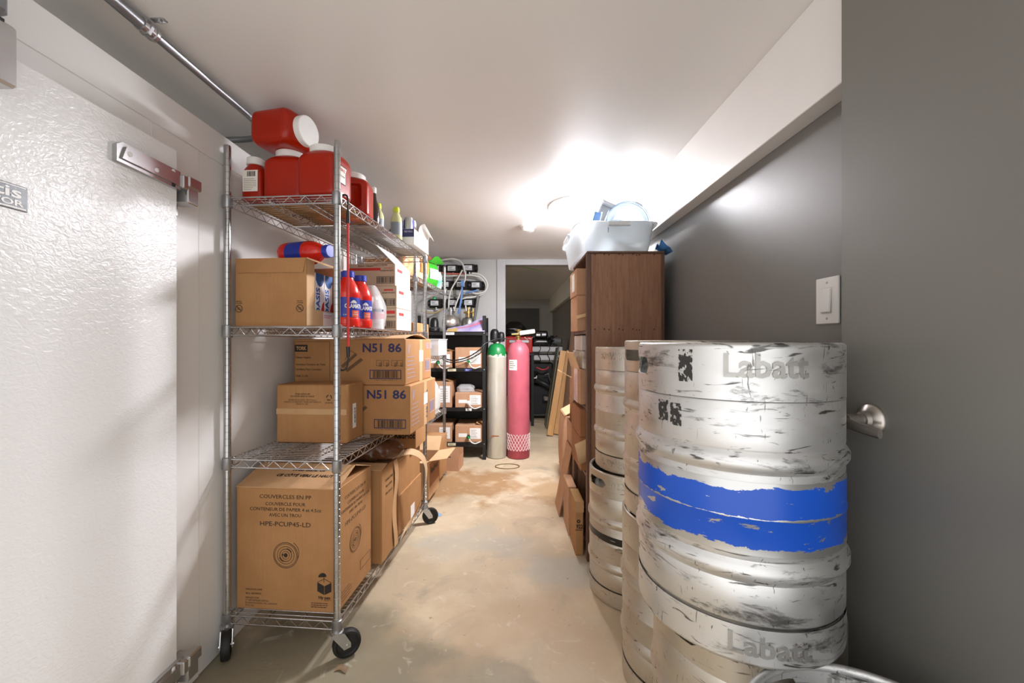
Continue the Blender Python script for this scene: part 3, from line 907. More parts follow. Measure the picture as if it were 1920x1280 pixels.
# squeeze bottle with a white label
sb = thing('ketchup_bottle', 'small red ketchup bottle with a white back label by the rear post', 'bottle', onA(-0.385, 0.085, zs), AR)
rings = [superring(0.044 * k, 0.030 * k2, z, 40, e) for (z, k, k2, e) in ((0, .85, .85, 4), (.004, .97, .97, 4), (.03, 1, 1, 4), (.07, .93, .97, 4), (.11, .98, 1, 3.6), (.125, .93, .97, 3), (.138, .78, .85, 2.5), (.144, .62, .8, 2), (.15, .58, .8, 2))]
MB().loft(rings).build('bottle_body', ketchup_m, sb, 40)
MB().lathe([(0.031, 0.147), (0.033, 0.149), (0.031, 0.174), (0.027, 0.177), (0.01, 0.177)], 32).build('cap', white_pl_m, sb)
lab = decal(sb, 'label', key_m, (0, -0.0305, 0.078), FX, FZ, [rect(-0.031, 0.031, -0.042, 0.042)], 0.0012)
decal(lab, 'barcode', ink_m, (0.004, -0.0318, 0.105), FX, FZ, barcode_polys(0.035, 0.02, 26), 0.0003)
decal(lab, 'small_print', soft_ink_m, (-0.026, -0.0318, 0.085), FX, FZ, lines_polys(0.052, 7, 0.007, 0.0016, 5), 0.0003)

def lathe_bottle(name, label, cat, loc, body, bm, capp, cm, rot=0.0, group=None, labels=()):
    t = thing(name, label, cat, loc, rot, group)
    MB().lathe(body, 28).build('bottle_body', bm, t, 45)
    MB().lathe(capp, 24).build('cap', cm, t, 35)
    for (z0, z1, r, m_) in labels:
        MB().lathe([(r, z0), (r, z1)], 28, cap0=False, cap1=False).build('label', m_, t, 45)
    return t
cola_m = M('dark_sauce_glass', '#2a1512', 0.12, coat=0.5)
sauce = [(0.030, 0), (0.033, 0.006), (0.033, 0.10), (0.030, 0.125), (0.018, 0.165), (0.0145, 0.19), (0.0145, 0.205)]
scap = [(0.0165, 0.198), (0.0165, 0.226), (0.014, 0.229), (0.004, 0.229)]
grey_lab_m = M('grey_label_paper', '#8d949c', 0.5)
lathe_bottle('sauce_bottle', 'dark sauce bottle with a white cap next to the ketchup jug with the grip', 'bottle', onA(-0.105, 0.455, zs), sauce, cola_m, scap, white_pl_m, group='dark sauce bottles')
lathe_bottle('sauce_bottle', 'dark sauce bottle with a white cap, the one farther from the ketchup jugs', 'bottle', onA(-0.098, 0.545, zs), sauce, cola_m, scap, white_pl_m, group='dark sauce bottles')
drink = [(0.028, 0), (0.031, 0.005), (0.031, 0.11), (0.028, 0.125), (0.017, 0.15), (0.013, 0.158), (0.013, 0.166)]
dcap = [(0.017, 0.158), (0.0175, 0.178), (0.015, 0.186), (0.006, 0.188)]
ycap_m = M('yellow_green_cap', '#d2dc3c', 0.4)
lathe_bottle('drink_bottle', 'clear drink bottle with a yellow green cap beside the sauce bottles', 'bottle', onA(-0.120, 0.66, zs), drink, M('pale_yellow_drink', '#cfcf9a', 0.2), dcap, ycap_m, labels=((0.03, 0.10, 0.0315, grey_lab_m),), group='drink bottles with yellow caps')
lathe_bottle('drink_bottle', 'clear drink bottle with a yellow green cap behind the slim cans', 'bottle', onA(-0.045, 0.73, zs), drink, M('pale_yellow_drink', '#cfcf9a', 0.2), dcap, ycap_m, labels=((0.03, 0.10, 0.0315, grey_lab_m),), group='drink bottles with yellow caps')
can_silver_m = M('can_silver', '#b9bcc2', 0.28, 0.7); can_blue_m = M('can_blue', '#3038a8', 0.3, 0.3)
def slim_can(label, loc, rot):
    t = thing('slim_can', label, 'can', loc, rot, 'slim drink cans in the blue tray')
    MB().lathe([(0.020, 0), (0.0255, 0.006), (0.0265, 0.012), (0.0265, 0.146), (0.0235, 0.154), (0.0235, 0.157), (0.021, 0.157), (0.021, 0.154)], 28).build('can_body', can_silver_m, t, 40)
    for a in (20, 200):
        mb = MB()
        mb.sheet(lambda u, v: (0.0268 * math.cos(R(a + 75 * u)), 0.0268 * math.sin(R(a + 75 * u)), 0.014 + 0.13 * v), 8, 1, 0.0004)
        mb.build('blue_panel', can_blue_m, t, 45)
    return t
# printed drink tray with the cans standing in it
ty0, ty1 = 0.80, 1.085
tc_ = onA(-0.040, (ty0 + ty1) / 2, zs)
tray = thing('drink_tray', 'white and dark blue cardboard drink tray with a raised white flap', 'tray', tc_, AR)
wd_, dp_ = 0.145, ty1 - ty0
MB().box(-wd_ / 2, wd_ / 2, -dp_ / 2, dp_ / 2, 0, 0.002).box(-wd_ / 2, wd_ / 2, -dp_ / 2, -dp_ / 2 + 0.002, 0.002, 0.088).box(-wd_ / 2, wd_ / 2, dp_ / 2 - 0.002, dp_ / 2, 0.002, 0.088) \
    .box(-wd_ / 2, -wd_ / 2 + 0.002, -dp_ / 2, dp_ / 2, 0.002, 0.088).box(wd_ / 2 - 0.002, wd_ / 2, -dp_ / 2, dp_ / 2, 0.002, 0.088).build('tray_body', paper_m, tray, 0)
decal(tray, 'blue_print', M('dark_blue_print', '#33345e', 0.5), (0, -dp_ / 2 - 0.0003, 0.06), FX, FZ, [rect(-wd_ / 2, wd_ / 2, -0.018, 0.027)], 0.0005)
bull = []
for k in range(14):
    a = 2 * math.pi * k / 14; q = 0.021 * (1 + 0.25 * math.sin(3 * a + 0.6) + 0.12 * math.sin(5 * a))
    bull.append((-0.03 + 1.5 * q * math.cos(a), 0.004 + 0.75 * q * math.sin(a)))
decal(tray, 'emblem', M('orange_print', '#d8752a', 0.5), (0, -dp_ / 2 - 0.0009, 0.06), FX, FZ, [bull], 0.0004)
text(tray, 'RED BULL', 0.010, (0.04, -dp_ / 2 - 0.0009, 0.072), FX, FZ, M('pale_print', '#b9b4d0', 0.5), width=0.05, bold=0.03)
MB().sheet(lambda u, v: (wd_ / 2 + 0.035 * u * u, -0.06 + 0.2 * v, 0.088 + 0.05 * math.sin(u * 1.6) - 0.05 * u * u * v), 6, 4, 0.002).build('flap', paper_m, tray, 30)
MB().sheet(lambda u, v: (-wd_ / 2 + wd_ * v, dp_ / 2 - 0.001 + 0.01 * u, 0.088 + 0.055 * u), 3, 2, 0.002).build('flap', paper_m, tray, 30)
for i, (x, y, lb) in enumerate(((-0.074, 0.835, 'silver and blue slim can in the tray, the one by the sauce bottles'), (-0.012, 0.835, 'silver and blue slim can at the open front corner of the tray'),
                                (-0.074, 0.895, 'silver and blue slim can in the second row of the tray, wall side'), (-0.012, 0.895, 'silver and blue slim can in the second row of the tray, aisle side'))):
    slim_can(lb, onA(x, y, zs + 0.002), AR + R(-60 + 25 * i))

# ---------------------------------------------------------------- second shelf
z2 = ZT[1]
bx = carton('open brown carton of drink boxes with a folded front flap on the second shelf', onA(-0.281, 0.145, z2), AR, 0.288, 0.235, 0.262, card_m, name='open_carton',
            open_side='right', open_top=True, inside=card_in_m, flaps=(('front', 178, 0.056, 0.012, card_m), ('right', 112, 0.07, 0.0)))
MB().box(0.140, 0.144, -0.1175, 0.1175, 0.004, 0.066).build('lip', card_in_m, bx, 0)
MB().box(0.140, 0.144, -0.1135, -0.062, 0.066, 0.262).build('side_panel', card_in_m, bx, 0)
decal(bx, 'shipping_label', paper_m, (0.1442, 0.055, 0.034), FY, FZ, [rect(-0.055, 0.06, -0.03, 0.028)], 0.0005)
decal(bx, 'small_print', M('pink_ink', '#d0708a', 0.6), (0.1448, 0.005, 0.048), FY, FZ, lines_polys(0.06, 2, 0.008, 0.003, 2), 0.0003)
for x in (-0.13, 0.118):
    sym = ring2(0.0125, 0.0148, 28) + [[(-0.010, 0.008), (-0.008, 0.010), (0.010, -0.008), (0.008, -0.010)], rect(-0.009, 0.009, -0.003, -0.0015), rect(-0.007, 0.007, 0.002, 0.0035)]
    decal(bx, 'do_not_cut_symbol', ink_m, (x, -0.1178, 0.068), FX, FZ, sym, 0.0004)
    text(bx, 'NE PAS', 0.0045, (x, -0.1178, 0.096), FX, FZ, ink_m, width=0.022)
    text(bx, 'COUPER', 0.0045, (x, -0.1178, 0.089), FX, FZ, ink_m, width=0.026)
def juice_carton(label, loc, rot):
    t = thing('juice_carton', label, 'juice carton', loc, rot, 'juice cartons in the open box')
    MB().rbox(-0.032, 0.032, -0.032, 0.032, 0, 0.215, 0.002).build('carton_body', paper_m, t, 25)
    decal(t, 'blue_top', M('deep_blue_print', '#1f5a9c', 0.4), (0.0322, 0, 0.19), FY, FZ, [[(-0.03, 0.024), (-0.03, -0.004), (-0.015, -0.024), (0.0, -0.03), (0.015, -0.024), (0.03, -0.004), (0.03, 0.024)]], 0.0004)
    decal(t, 'fruit_picture', M('red_fruit_print', '#d5321f', 0.4), (0.0322, 0.014, 0.045), FY, FZ, [[(0.018, -0.04), (0.018, 0.06), (0.004, 0.045), (-0.004, 0.02), (-0.003, -0.01), (-0.006, -0.04)]], 0.0004)
    decal(t, 'leaf_picture', green_m, (0.0324, -0.002, 0.014), FY, FZ, [[(-0.006, -0.01), (0.004, -0.012), (0.006, 0.006), (-0.003, 0.01)]], 0.0004)
    text(t, 'OASIS', 0.026, (0.0324, -0.012, 0.098), FZ, (0, -1, 0), blue_ink_m, width=0.115, bold=0.04)
    return t
juice_carton('white juice carton with blue lettering, nearest the opening of the brown carton', onA(-0.180, 0.140, z2 + 0.0045), AR)
juice_carton('white juice carton standing behind the first one in the brown carton', onA(-0.180, 0.208, z2 + 0.0045), AR)
# tomato juice bottles
def juice_body():
    rings = []
    for (z, k, e) in ((0, .86, 2), (.004, .96, 2), (.012, 1, 2), (.04, 1, 2), (.042, .975, 2), (.125, .975, 2), (.128, 1, 2), (.15, .97, 2), (.175, .80, 2), (.195, .58, 2), (.205, .47, 2), (.214, .46, 2)):
        rings.append(superring(0.050 * k, 0.050 * k, z, 40, e))
    return MB().loft(rings).mesh('bottle_body', juice_m, 40)
jbm = juice_body()
jcap = MB().lathe([(0.025, 0.212), (0.027, 0.214), (0.027, 0.236), (0.024, 0.239), (0.006, 0.239)], 30).mesh('cap', M('blue_cap', '#2b3fae', 0.35), 35)
jlab = MB().loft([superring(0.0495, 0.0495, z, 40, 2) for z in (0.042, 0.125)], cap=False).mesh('label', blue_label_m, 45)
def juice(label, loc, rot, txt=True):
    t = thing('tomato_juice_bottle', label, 'bottle', loc, rot, 'tomato juice bottles')
    place('bottle_body', jbm, t); place('cap', jcap, t); lb = place('label', jlab, t)
    if txt:
        text(lb, 'CLAMATO', 0.017, None, None, None, white_pl_m, width=0.085, bold=0.05, ext=0.0005, bend=(0.0498, R(-42), 0.088))
        def wrap(name, mat, a0, a1, z0, z1):
            MB().sheet(lambda u, v: (0.0499 * math.cos(R(a0 + (a1 - a0) * u)), 0.0499 * math.sin(R(a0 + (a1 - a0) * u)), z0 + (z1 - z0) * v * (1 if name != 'wave_print' else math.sin(u * 3.14))), 8, 1, 0.0005).build(name, mat, lb, 50)
        wrap('wave_print', white_pl_m, -66, -30, 0.101, 0.114)
        wrap('red_panel', M('salmon_print', '#e8643c', 0.4), -58, -18, 0.043, 0.071)
        text(lb, 'TOMATO', 0.005, None, None, None, white_pl_m, width=0.022, ext=0.0005, bend=(0.0503, R(-38), 0.062))
        text(lb, 'COCKTAIL', 0.005, None, None, None, white_pl_m, width=0.026, ext=0.0005, bend=(0.0503, R(-38), 0.053))
        text(lb, '1.89L', 0.006, None, None, None, white_pl_m, width=0.02, ext=0.0005, bend=(0.0498, R(-86), 0.052))
    return t
juice('red tomato juice bottle with a blue label beside the corner post', onA(-0.062, 0.205, z2), AR + R(14))
juice('red tomato juice bottle with a blue label, the second along the shelf edge', onA(-0.062, 0.325, z2), AR + R(10))
juice('red tomato juice bottle standing behind the other two, by the brown carton', onA(-0.172, 0.365, z2), AR + R(30), txt=False)
lb_ = juice('red tomato juice bottle lying on top of the open brown carton', onA(-0.30, 0.2, z2), 0, txt=False)
lb_.matrix_world = Matrix.Translation(onA(-0.335, 0.20, z2 + 0.262 + 0.050)) @ Matrix.Rotation(AR - R(14), 4, 'Z') @ Matrix.Rotation(R(90), 4, 'Y') @ Matrix.Rotation(R(20), 4, 'Z')
# shrink wrapped bottles
wp = thing('wrapped_bottle_pack', 'clear film wrapped bottles with pink and white labels beside the juice bottles', 'bottle pack', onA(-0.075, 0.475, z2), AR)
def blob(w, d, h, seed, amp=0.1, n=40, m=18, e=3.0, top=0.35):
    rings = []
    for i in range(m + 1):
        v = i / m; k = 1.0 if v < 0.5 else 1 - (1 - top) * ((v - 0.5) / 0.5) ** 1.6
        if v < 0.06: k *= 0.9
        def wob(p, v=v):
            q = noise.noise(Vector((p.x * 22 + seed, p.y * 22, p.z * 22)))
            f = 1 + amp * q
            return Vector((p.x * f, p.y * f, p.z))
        rings.append(superring(w / 2 * k, d / 2 * k, h * v, n, e, wob))
    return MB().loft(rings)
for i, (x, y) in enumerate(((-0.02, -0.036), (-0.02, 0.036), (0.03, 0.0))):
    b = MB().lathe([(0.026, 0.001), (0.028, 0.006), (0.028, 0.10), (0.02, 0.135), (0.012, 0.15), (0.012, 0.165)], 24, Matrix.Translation((x, y, 0))).build('bottle', paper_m, wp, 45)
    MB().lathe([(0.0286, 0.05), (0.0286, 0.08)], 24, Matrix.Translation((x, y, 0)), False, False).build('label', M('pink_label', '#d8506a', 0.5), b, 45)
    MB().lathe([(0.0286, 0.084), (0.0286, 0.098)], 24, Matrix.Translation((x, y, 0)), False, False).build('label', navy_m, b, 45)
blob(0.118, 0.15, 0.215, 3.0, 0.12, top=0.3).build('film', clear_m, wp, 60)
# stack of sugar cartons
pale_card_m = card_material('pale_grey_cardboard', '#cbb8a0', '#bba68d')
sw_, sd_, shh = 0.255, 0.235, 0.1165
names = ['top', 'middle', 'bottom']
for i in range(3):
    z = z2 + (2 - i) * shh
    t = carton('pale carton of sugar packets with a barcode, %s of the stack of three' % names[i], onA(-0.133 + (0.008 if i else 0), 0.72, z), AR, sw_, sd_, shh - 0.0005, pale_card_m, group='sugar packet cartons', bev=0.003)
    fr = -sd_ / 2 - 0.0004
    MB().box(sw_ / 2, sw_ / 2 + 0.0006, -sd_ / 2 + 0.002, sd_ / 2 - 0.002, 0.002, shh - 0.003).build('white_side', paper_m, t, 0)
    decal(t, 'barcode', ink_m, (0.075, fr, 0.03), FX, FZ, barcode_polys(0.085, 0.03, 30, i) + outline(-0.046, 0.046, -0.019, 0.019, 0.002), 0.0004)
    decal(t, 'red_band', red_ink_m, (0, fr, 0.086), FX, FZ, [rect(-0.12, 0.05, -0.006, 0.008)] if i == 0 else ([rect(-0.02, 0.12, 0.0, 0.016)] if i == 2 else [rect(0.06, 0.11, 0.004, 0.012)]), 0.0004)
    text(t, 'SUGAR PACKETS', 0.007, (0.085, fr, 0.079 if i != 2 else 0.07), FX, FZ, ink_m, width=0.07, bold=0.03)
    if i == 0:
        text(t, '1536803', 0.008, (0.09, fr, 0.092), FX, FZ, red_ink_m, width=0.045)
        text(t, 'Sysco Classic', 0.010, (-0.03, fr, 0.105), FX, FZ, ink_m, width=0.085, bold=0.02)
        text(t, '0221115KP8', 0.008, (0.05, fr, 0.108), FX, FZ, ink_m, width=0.07)
    decal(t, 'red_print', red_ink_m, (sw_ / 2 + 0.0007, -0.04, 0.085), FY, FZ, [rect(-0.045, 0.03, -0.007, 0.009)], 0.0004)
    decal(t, 'small_print', ink_m, (sw_ / 2 + 0.0007, -0.055, 0.055), FY, FZ, outline(0, 0.13, -0.03, 0.008, 0.0012), 0.0004)
    if i == 0:
        MB().sheet(lambda u, v: (-sw_ / 2 + sw_ * 0.98 - 0.10 * u - 0.0 * v, -sd_ / 2 + sd_ * v, shh + 0.10 * u), 2, 2, 0.003).build('flap', paper_m, t, 0)
wt = carton('tan open carton standing between the wrapped bottles and the sugar cartons', onA(-0.31, 0.50, z2), AR, 0.12, 0.14, 0.20, card_m, open_top=True, inside=card_in_m, flaps=(('right', 25, 0.05), ('front', 20, 0.04)))
# bungee cord hooked on the top shelf
bc = thing('bungee_cord', 'red bungee cord with black hooks hanging by the corner post', 'cord', onA(0.008, 0.04, 0))
def hookpts(z, s):
    return [(0.0, 0.004, z), (0.0, 0.002, z + s * 0.03), (0.0, -0.004, z + s * 0.055), (0, -0.018, z + s * 0.066), (0, -0.030, z + s * 0.058), (0, -0.034, z + s * 0.046)]
MB().tube(smooth_path([(0.012, 0.004, 1.66), (0.012, 0.004, 1.45), (0.012, 0.004, 1.2), (0.014, 0.0, 1.16)], 4), 0.0044, 10).build('elastic_cord', M('red_cord', '#c8241c', 0.5), bc)
hk = MB().tube(smooth_path([(0.012, 0.004, 1.65), (0.012, 0.004, 1.70), (0.012, 0.004, 1.735), (0.006, 0.004, 1.752), (-0.008, 0.004, 1.753), (-0.016, 0.004, 1.742)], 4), 0.0038, 8)
hk.tube([(0.012, 0.004, 1.645), (0.012, 0.004, 1.69)], [0.007, 0.006], 10).build('upper_hook', black_m, bc)
MB().tube([(0.014, 0.0, 1.17), (0.015, -0.001, 1.13)], [0.0075, 0.006], 10).build('hook_grip', black_m, bc)
MB().tube(smooth_path([(0.015, -0.001, 1.135), (0.014, -0.002, 1.105), (0.006, -0.006, 1.085), (-0.006, -0.008, 1.080), (-0.014, -0.009, 1.09), (-0.017, -0.009, 1.104)], 5), 0.0034, 8).build('lower_hook', blackmetal_m, bc)

# ---------------------------------------------------------------- third shelf
z3 = ZT[2]
t = carton('plain brown carton with a tape strip and recycling mark in front of the napkin cartons', onA(-0.247, 0.325, z3), AR, 0.32, 0.165, 0.255, card_m)
f = -0.165 / 2 - 0.0006
MB().box(-0.1605, 0.1605, f - 0.0002, f + 0.0006, 0.125, 0.150).build('tape', tape_m, t, 0)
for (s, z, wd) in (('THIS SIDE UP', 0.214, 0.07), ('CE CÔTÉ VERS LE HAUT', 0.204, 0.11), ('STORE IN A COOL, DRY PLACE.', 0.188, 0.13), ('GARDEZ CE PRODUIT DANS UN ENDROIT', 0.179, 0.17), ('FRAIS ET SEC', 0.170, 0.055)):
    text(t, s, 0.0065, (-0.04, f, z), FX, FZ, soft_ink_m if z < 0.19 else ink_m, width=wd)
rec = []
for k in range(3): rec += ring2(0.009, 0.013, 6, 100 + 120 * k, 185 + 120 * k)
decal(t, 'recycling_mark', ink_m, (0.082, f, 0.20), FX, FZ, rec + outline(-0.016, 0.016, -0.025, -0.02, 0.001), 0.0004)
decal(t, 'side_label', paper_m, (0.1604, -0.005, 0.13), FY, FZ, [rect(-0.02, 0.012, -0.075, 0.035)], 0.0005)
decal(t, 'side_barcode', ink_m, (0.161, -0.004, 0.11), FZ, (0, -1, 0), barcode_polys(0.07, 0.012, 24), 0.0003)
def napkin(label, loc, rot, w, d, h, flaps, left_panel):
    t = carton(label, loc, rot, w, d, h, card_m, group='napkin cartons', flaps=flaps, inside=card_light_m)
    f = -d / 2 - 0.0005; sx = w / 2 + 0.0005
    text(t, 'N51', 0.040, (w / 2 - 0.105, f, h - 0.045), FX, FZ, navy_m, width=0.095, align='RIGHT', bold=0.035)
    text(t, '86', 0.040, (w / 2 - 0.018, f, h - 0.045), FX, FZ, navy_m, width=0.066, align='RIGHT', bold=0.035)
    decal(t, 'barcode', navy_m, (w / 2 - 0.098, f, 0.052), FX, FZ, outline(-0.078, 0.078, -0.022, 0.022, 0.004), 0.0004)
    decal(t, 'barcode_lines', ink_m, (w / 2 - 0.098, f, 0.052), FX, FZ, barcode_polys(0.125, 0.034, 44), 0.0004)
    art = [[(-0.04, 0), (0.0, 0.04), (0.034, 0.02), (-0.006, -0.02)]]
    decal(t, 'arrow_print', soft_ink_m, (w / 2 - 0.25, f, h * 0.55), FX, FZ, [[(-0.07, -0.03), (0.0, 0.03), (0.012, 0.022), (-0.058, -0.04)], [(-0.05, -0.05), (0.03, 0.008), (0.042, -0.002), (-0.036, -0.06)],
          [(-0.05, 0.0), (-0.02, 0.045), (-0.018, 0.043), (-0.048, -0.002)], [(-0.02, 0.045), (0.012, 0.026), (0.010, 0.024), (-0.02, 0.042)]], 0.0004)
    text(t, '1 00 73286 62091 5', 0.006, (w / 2 - 0.098, f, 0.024), FX, FZ, soft_ink_m, width=0.11)
    if left_panel:
        for i, xx in enumerate((-0.125, -0.09, -0.05, -0.02)):
            decal(t, 'handling_mark', ink_m, (w / 2 - 0.005 + xx, f, h * 0.48), FX, FZ, outline(-0.013, 0.013, -0.014, 0.014, 0.0012) + lines_polys(0.016, 4, 0.005, 0.0018, i), 0.0004)
        lx = -w / 2
        decal(t, 'panel_outline', ink_m, (lx, f, 0), FX, FZ, outline(0.006, 0.185, 0.008, h - 0.012, 0.0015), 0.0004)
        decal(t, 'logo_block', ink_m, (lx + 0.040, f, h - 0.045), FX, FZ, [rect(-0.032, 0.032, -0.017, 0.017)], 0.0004)
        text(t, 'TORK', 0.017, (lx + 0.040, f - 0.0006, h - 0.046), FX, FZ, card_light_m, width=0.052, bold=0.05)
        for (s, z, wd) in (('Dinner Napkin', 0.132, 0.075), ('Serviettes Grandeur de Table', 0.098, 0.15), ('Servilleta Para Comedor', 0.074, 0.13), ('N5186  12 x 234', 0.042, 0.06)):
            text(t, s, 0.009, (lx + 0.012, f, z), FX, FZ, ink_m, width=wd, align='LEFT', bold=0.01)
    decal(t, 'tape_seam', M('seam_tape', '#d2ae84', 0.4), (sx, d * 0.05, h / 2), FY, FZ, [rect(-0.025, 0.025, -h / 2, h / 2)], 0.0003)
    decal(t, 'logo_print', pale_ink_m, (sx, -d / 2 + 0.05, h - 0.05), FY, FZ, [rect(-0.012, -0.004, -0.025, 0.025), [(0.0, -0.025), (0.02, 0.02), (0.014, 0.03), (-0.002, -0.01)]], 0.0004)
    decal(t, 'small_print', pale_ink_m, (sx, -d / 2 + 0.025, h * 0.6), FY, FZ, lines_polys(0.15, 6, 0.02, 0.004, 7), 0.0004)
    decal(t, 'side_barcode', pale_ink_m, (sx, d / 2 - 0.075, h * 0.35), FY, FZ, barcode_polys(0.09, 0.05, 26) + [rect(-0.05, 0.05, 0.032, 0.036), rect(-0.05, 0.05, -0.036, -0.032)], 0.0004)
    decal(t, 'side_label', paper_m, (sx, 0.03, h * 0.6), FY, FZ, [rect(-0.035, 0.03, -0.03, 0.03)], 0.0006)
    return t, sx
nr = AR + R(0)
t, sx = napkin('printed napkin carton on the third shelf, the lower of two, overhanging the aisle', onA(0.137 - 0.28, 0.42 + 0.225, z3), nr, 0.56, 0.45, 0.235, (), False)
text(t, 'N51 86', 0.03, (sx, 0.05, 0.11), FZ, (0, -1, 0), navy_m, width=0.15, bold=0.03)
t, sx = napkin('printed napkin carton with lifted top flap, the upper of two on the third shelf', onA(0.112 - 0.28, 0.425 + 0.222, z3 + 0.2355), nr, 0.56, 0.44, 0.222, (), True)
text(t, 'N51 86', 0.035, (sx, 0.17, 0.185), FY, FZ, pale_ink_m, width=0.12, bold=0.02)
MB().sheet(lambda u, v: (-0.05 + 0.325 * u, -0.215 + 0.425 * v * (0.35 + 0.65 * (1 - u * 0.2)), 0.224 + 0.022 * math.sin(v * math.pi) * (0.3 + 0.7 * u)), 6, 8, 0.003).build('flap', card_light_m, t, 30)

# ---------------------------------------------------------------- bottom shelf
z4 = ZT[3]
bw_, bd_, bh_ = 0.412, 0.30, 0.475
t = carton('large brown carton with French print and a lid drawing on the bottom shelf', onA(-0.222, 0.185, z4), AR, bw_, bd_, bh_, card_m, inside=card_light_m, bev=0.003,
           flaps=(('front', -72, 0.155, 0.002, card_light_m), ('back', -72, 0.155, 0.002, card_light_m)))
f = -bd_ / 2 - 0.0005; sx = bw_ / 2 + 0.0005
rows = (('COUVERCLES EN PP', 0.440, 0.0145, 0.21), ('COUVERCLE POUR', 0.412, 0.0125, 0.162), ('CONTENEUR DE PAPIER 4 et 4.5oz', 0.391, 0.0125, 0.29), ('AVEC UN TROU', 0.369, 0.0125, 0.13), ('HPE-PCUP45-LD', 0.334, 0.0175, 0.205))
for (s, z, h, wd) in rows:
    text(t, s, h, (-0.005, f, z), FX, FZ, ink_m, width=wd)
    text(t, s, h * 0.95, (sx, 0.0, z - 0.02), FY, FZ, soft_ink_m, width=wd * 0.9)
rings = ring2(0.048, 0.050, 48) + ring2(0.0435, 0.045, 48) + ring2(0.033, 0.0345, 40) + ring2(0.023, 0.025, 36) + ring2(0.0145, 0.016, 30) + ring2(0, 0.008, 20) + ring2(0.045, 0.0465, 10, -30, 60, (0.008, 0.01)) + ring2(0.0255, 0.0275, 12, 30, 80) + ring2(0.0255, 0.0275, 12, 200, 250) + ring2(0.0, 0.0035, 10, 0, 360, (-0.013, 0.001))
decal(t, 'lid_drawing', ink_m, (-0.003, f, 0.215), FX, FZ, rings, 0.0004)
decal(t, 'lid_drawing', soft_ink_m, (sx, -0.005, 0.215), FY, FZ, rings, 0.0004)
cube = [[(-0.028, 0.012), (-0.001, -0.002), (-0.001, -0.036), (-0.028, -0.022)], [(0.001, -0.002), (0.028, 0.012), (0.028, -0.022), (0.001, -0.036)],
        [(-0.028, 0.0125), (0, 0.0265), (0.028, 0.0125), (0.026, 0.0115), (0, 0.0245), (-0.026, 0.0115)], [(-0.003, 0.012), (-0.001, 0.012), (-0.001, 0.042), (-0.003, 0.042)]]
umb = [(-0.002 + 0.016 * math.cos(R(a)) - 0.006, 0.034 + 0.014 * math.sin(R(a)) + 0.002 * math.cos(R(a))) for a in range(-10, 200, 15)]
decal(t, 'box_emblem', ink_m, (0.153, f, 0.105), FX, FZ, cube + [umb], 0.0004)
text(t, 'Hy pax', 0.011, (0.153, f, 0.058), FX, FZ, ink_m, width=0.048, bold=0.04)
text(t, 'ECO +', 0.006, (0.168, f, 0.048), FX, FZ, soft_ink_m, width=0.026)
decal(t, 'small_print', ink_m, (0.10, f, 0.036), FX, FZ, lines_polys(0.095, 3, 0.0075, 0.0022, 3), 0.0004)
for (s, z, wd, b) in (('FABRIQUÉ EN CHINE', 0.077, 0.068, 0), ('20 x 100 MCX', 0.061, 0.066, 0.05), ('PREPARÉ POUR', 0.044, 0.055, 0), ('CT ENTERPRISES LIMITED', 0.034, 0.095, 0), ('SCARBOROUGH, ON, CANADA', 0.024, 0.13, 0), ('M1X 1B3', 0.014, 0.035, 0)):
    text(t, s, 0.0065, (-0.168, f, z), FX, FZ, soft_ink_m, width=wd, align='LEFT', bold=b)
fd = Vector((0, math.sin(R(72)), math.cos(R(72)))); fn = Vector((0, -fd.z, fd.y)); fo = Vector((0.03, -bd_ / 2 - 0.001, bh_))
text(t, 'CE CÔTÉ VERS LE HAUT', 0.015, fo + fd * 0.075 + fn * 0.0025, FX, fd, ink_m, width=0.24, bold=0.05, shear=0.2)
text(t, 'THIS SIDE UP', 0.015, fo + fd * 0.112 + fn * 0.0025, FX, fd, ink_m, width=0.15, bold=0.05, shear=0.2)
decal(t, 'small_print', soft_ink_m, (sx, -0.12, 0.06), FY, FZ, lines_polys(0.09, 4, 0.012, 0.0022, 4), 0.0004)
decal(t, 'side_outline', soft_ink_m, (sx, 0.085, 0.08), FY, FZ, outline(-0.045, 0.055, -0.02, 0.02, 0.002), 0.0004)
# second and third cartons
t = carton('tall brown carton with torn corner behind the lid carton on the bottom shelf', onA(-0.17, 0.475, z4), AR + R(1), 0.37, 0.205, 0.44, card_m, flaps=(('front', -80, 0.07, 0.0, card_light_m),))
for (s, z, wd) in (('COUVERCLE POUR', 0.375, 0.1), ('BOL A SOUPE', 0.345, 0.08), ('HPE-1216-LD', 0.31, 0.09)):
    text(t, s, 0.012, (0.37 / 2 + 0.0006, -0.01, z), FY, FZ, soft_ink_m, width=wd)
MB().sheet(lambda u, v: (0.188 + 0.004 * math.sin(v * 9), 0.045 + 0.012 * math.sin(v * 7) + 0.05 * u, 0.44 * (1 - v)), 2, 14, 0.002).build('torn_strip', card_light_m, t, 30)
t = carton('small brown carton at floor level of the bottom shelf, lower of two by the caster', onA(-0.18, 0.855, z4), AR, 0.35, 0.40, 0.21, card_m, bev=0.003)
decal(t, 'white_sticker', paper_m, (0.1756, 0.03, 0.05), FY, FZ, [rect(-0.035, 0.035, -0.05, 0.03)], 0.0005)
t = carton('open brown carton stacked on the small carton by the far post of the bottom shelf', onA(-0.185, 0.855, z4 + 0.2105), AR, 0.345, 0.39, 0.185, card_m, open_top=True, inside=card_light_m,
           flaps=(('front', -55, 0.12, 0.0), ('right', -84, 0.12, 0.0)))
t = carton('brown carton of hot sauce, half under the napkin cartons, with black lettering', onA(-0.12, 0.97, z4 + 0.41), AR, 0.28, 0.20, 0.145, card_m, bev=0.003)
text(t, 'RedHot', 0.034, (0.072, -0.1006, 0.075), FX, FZ, ink_m, width=0.125, bold=0.05)
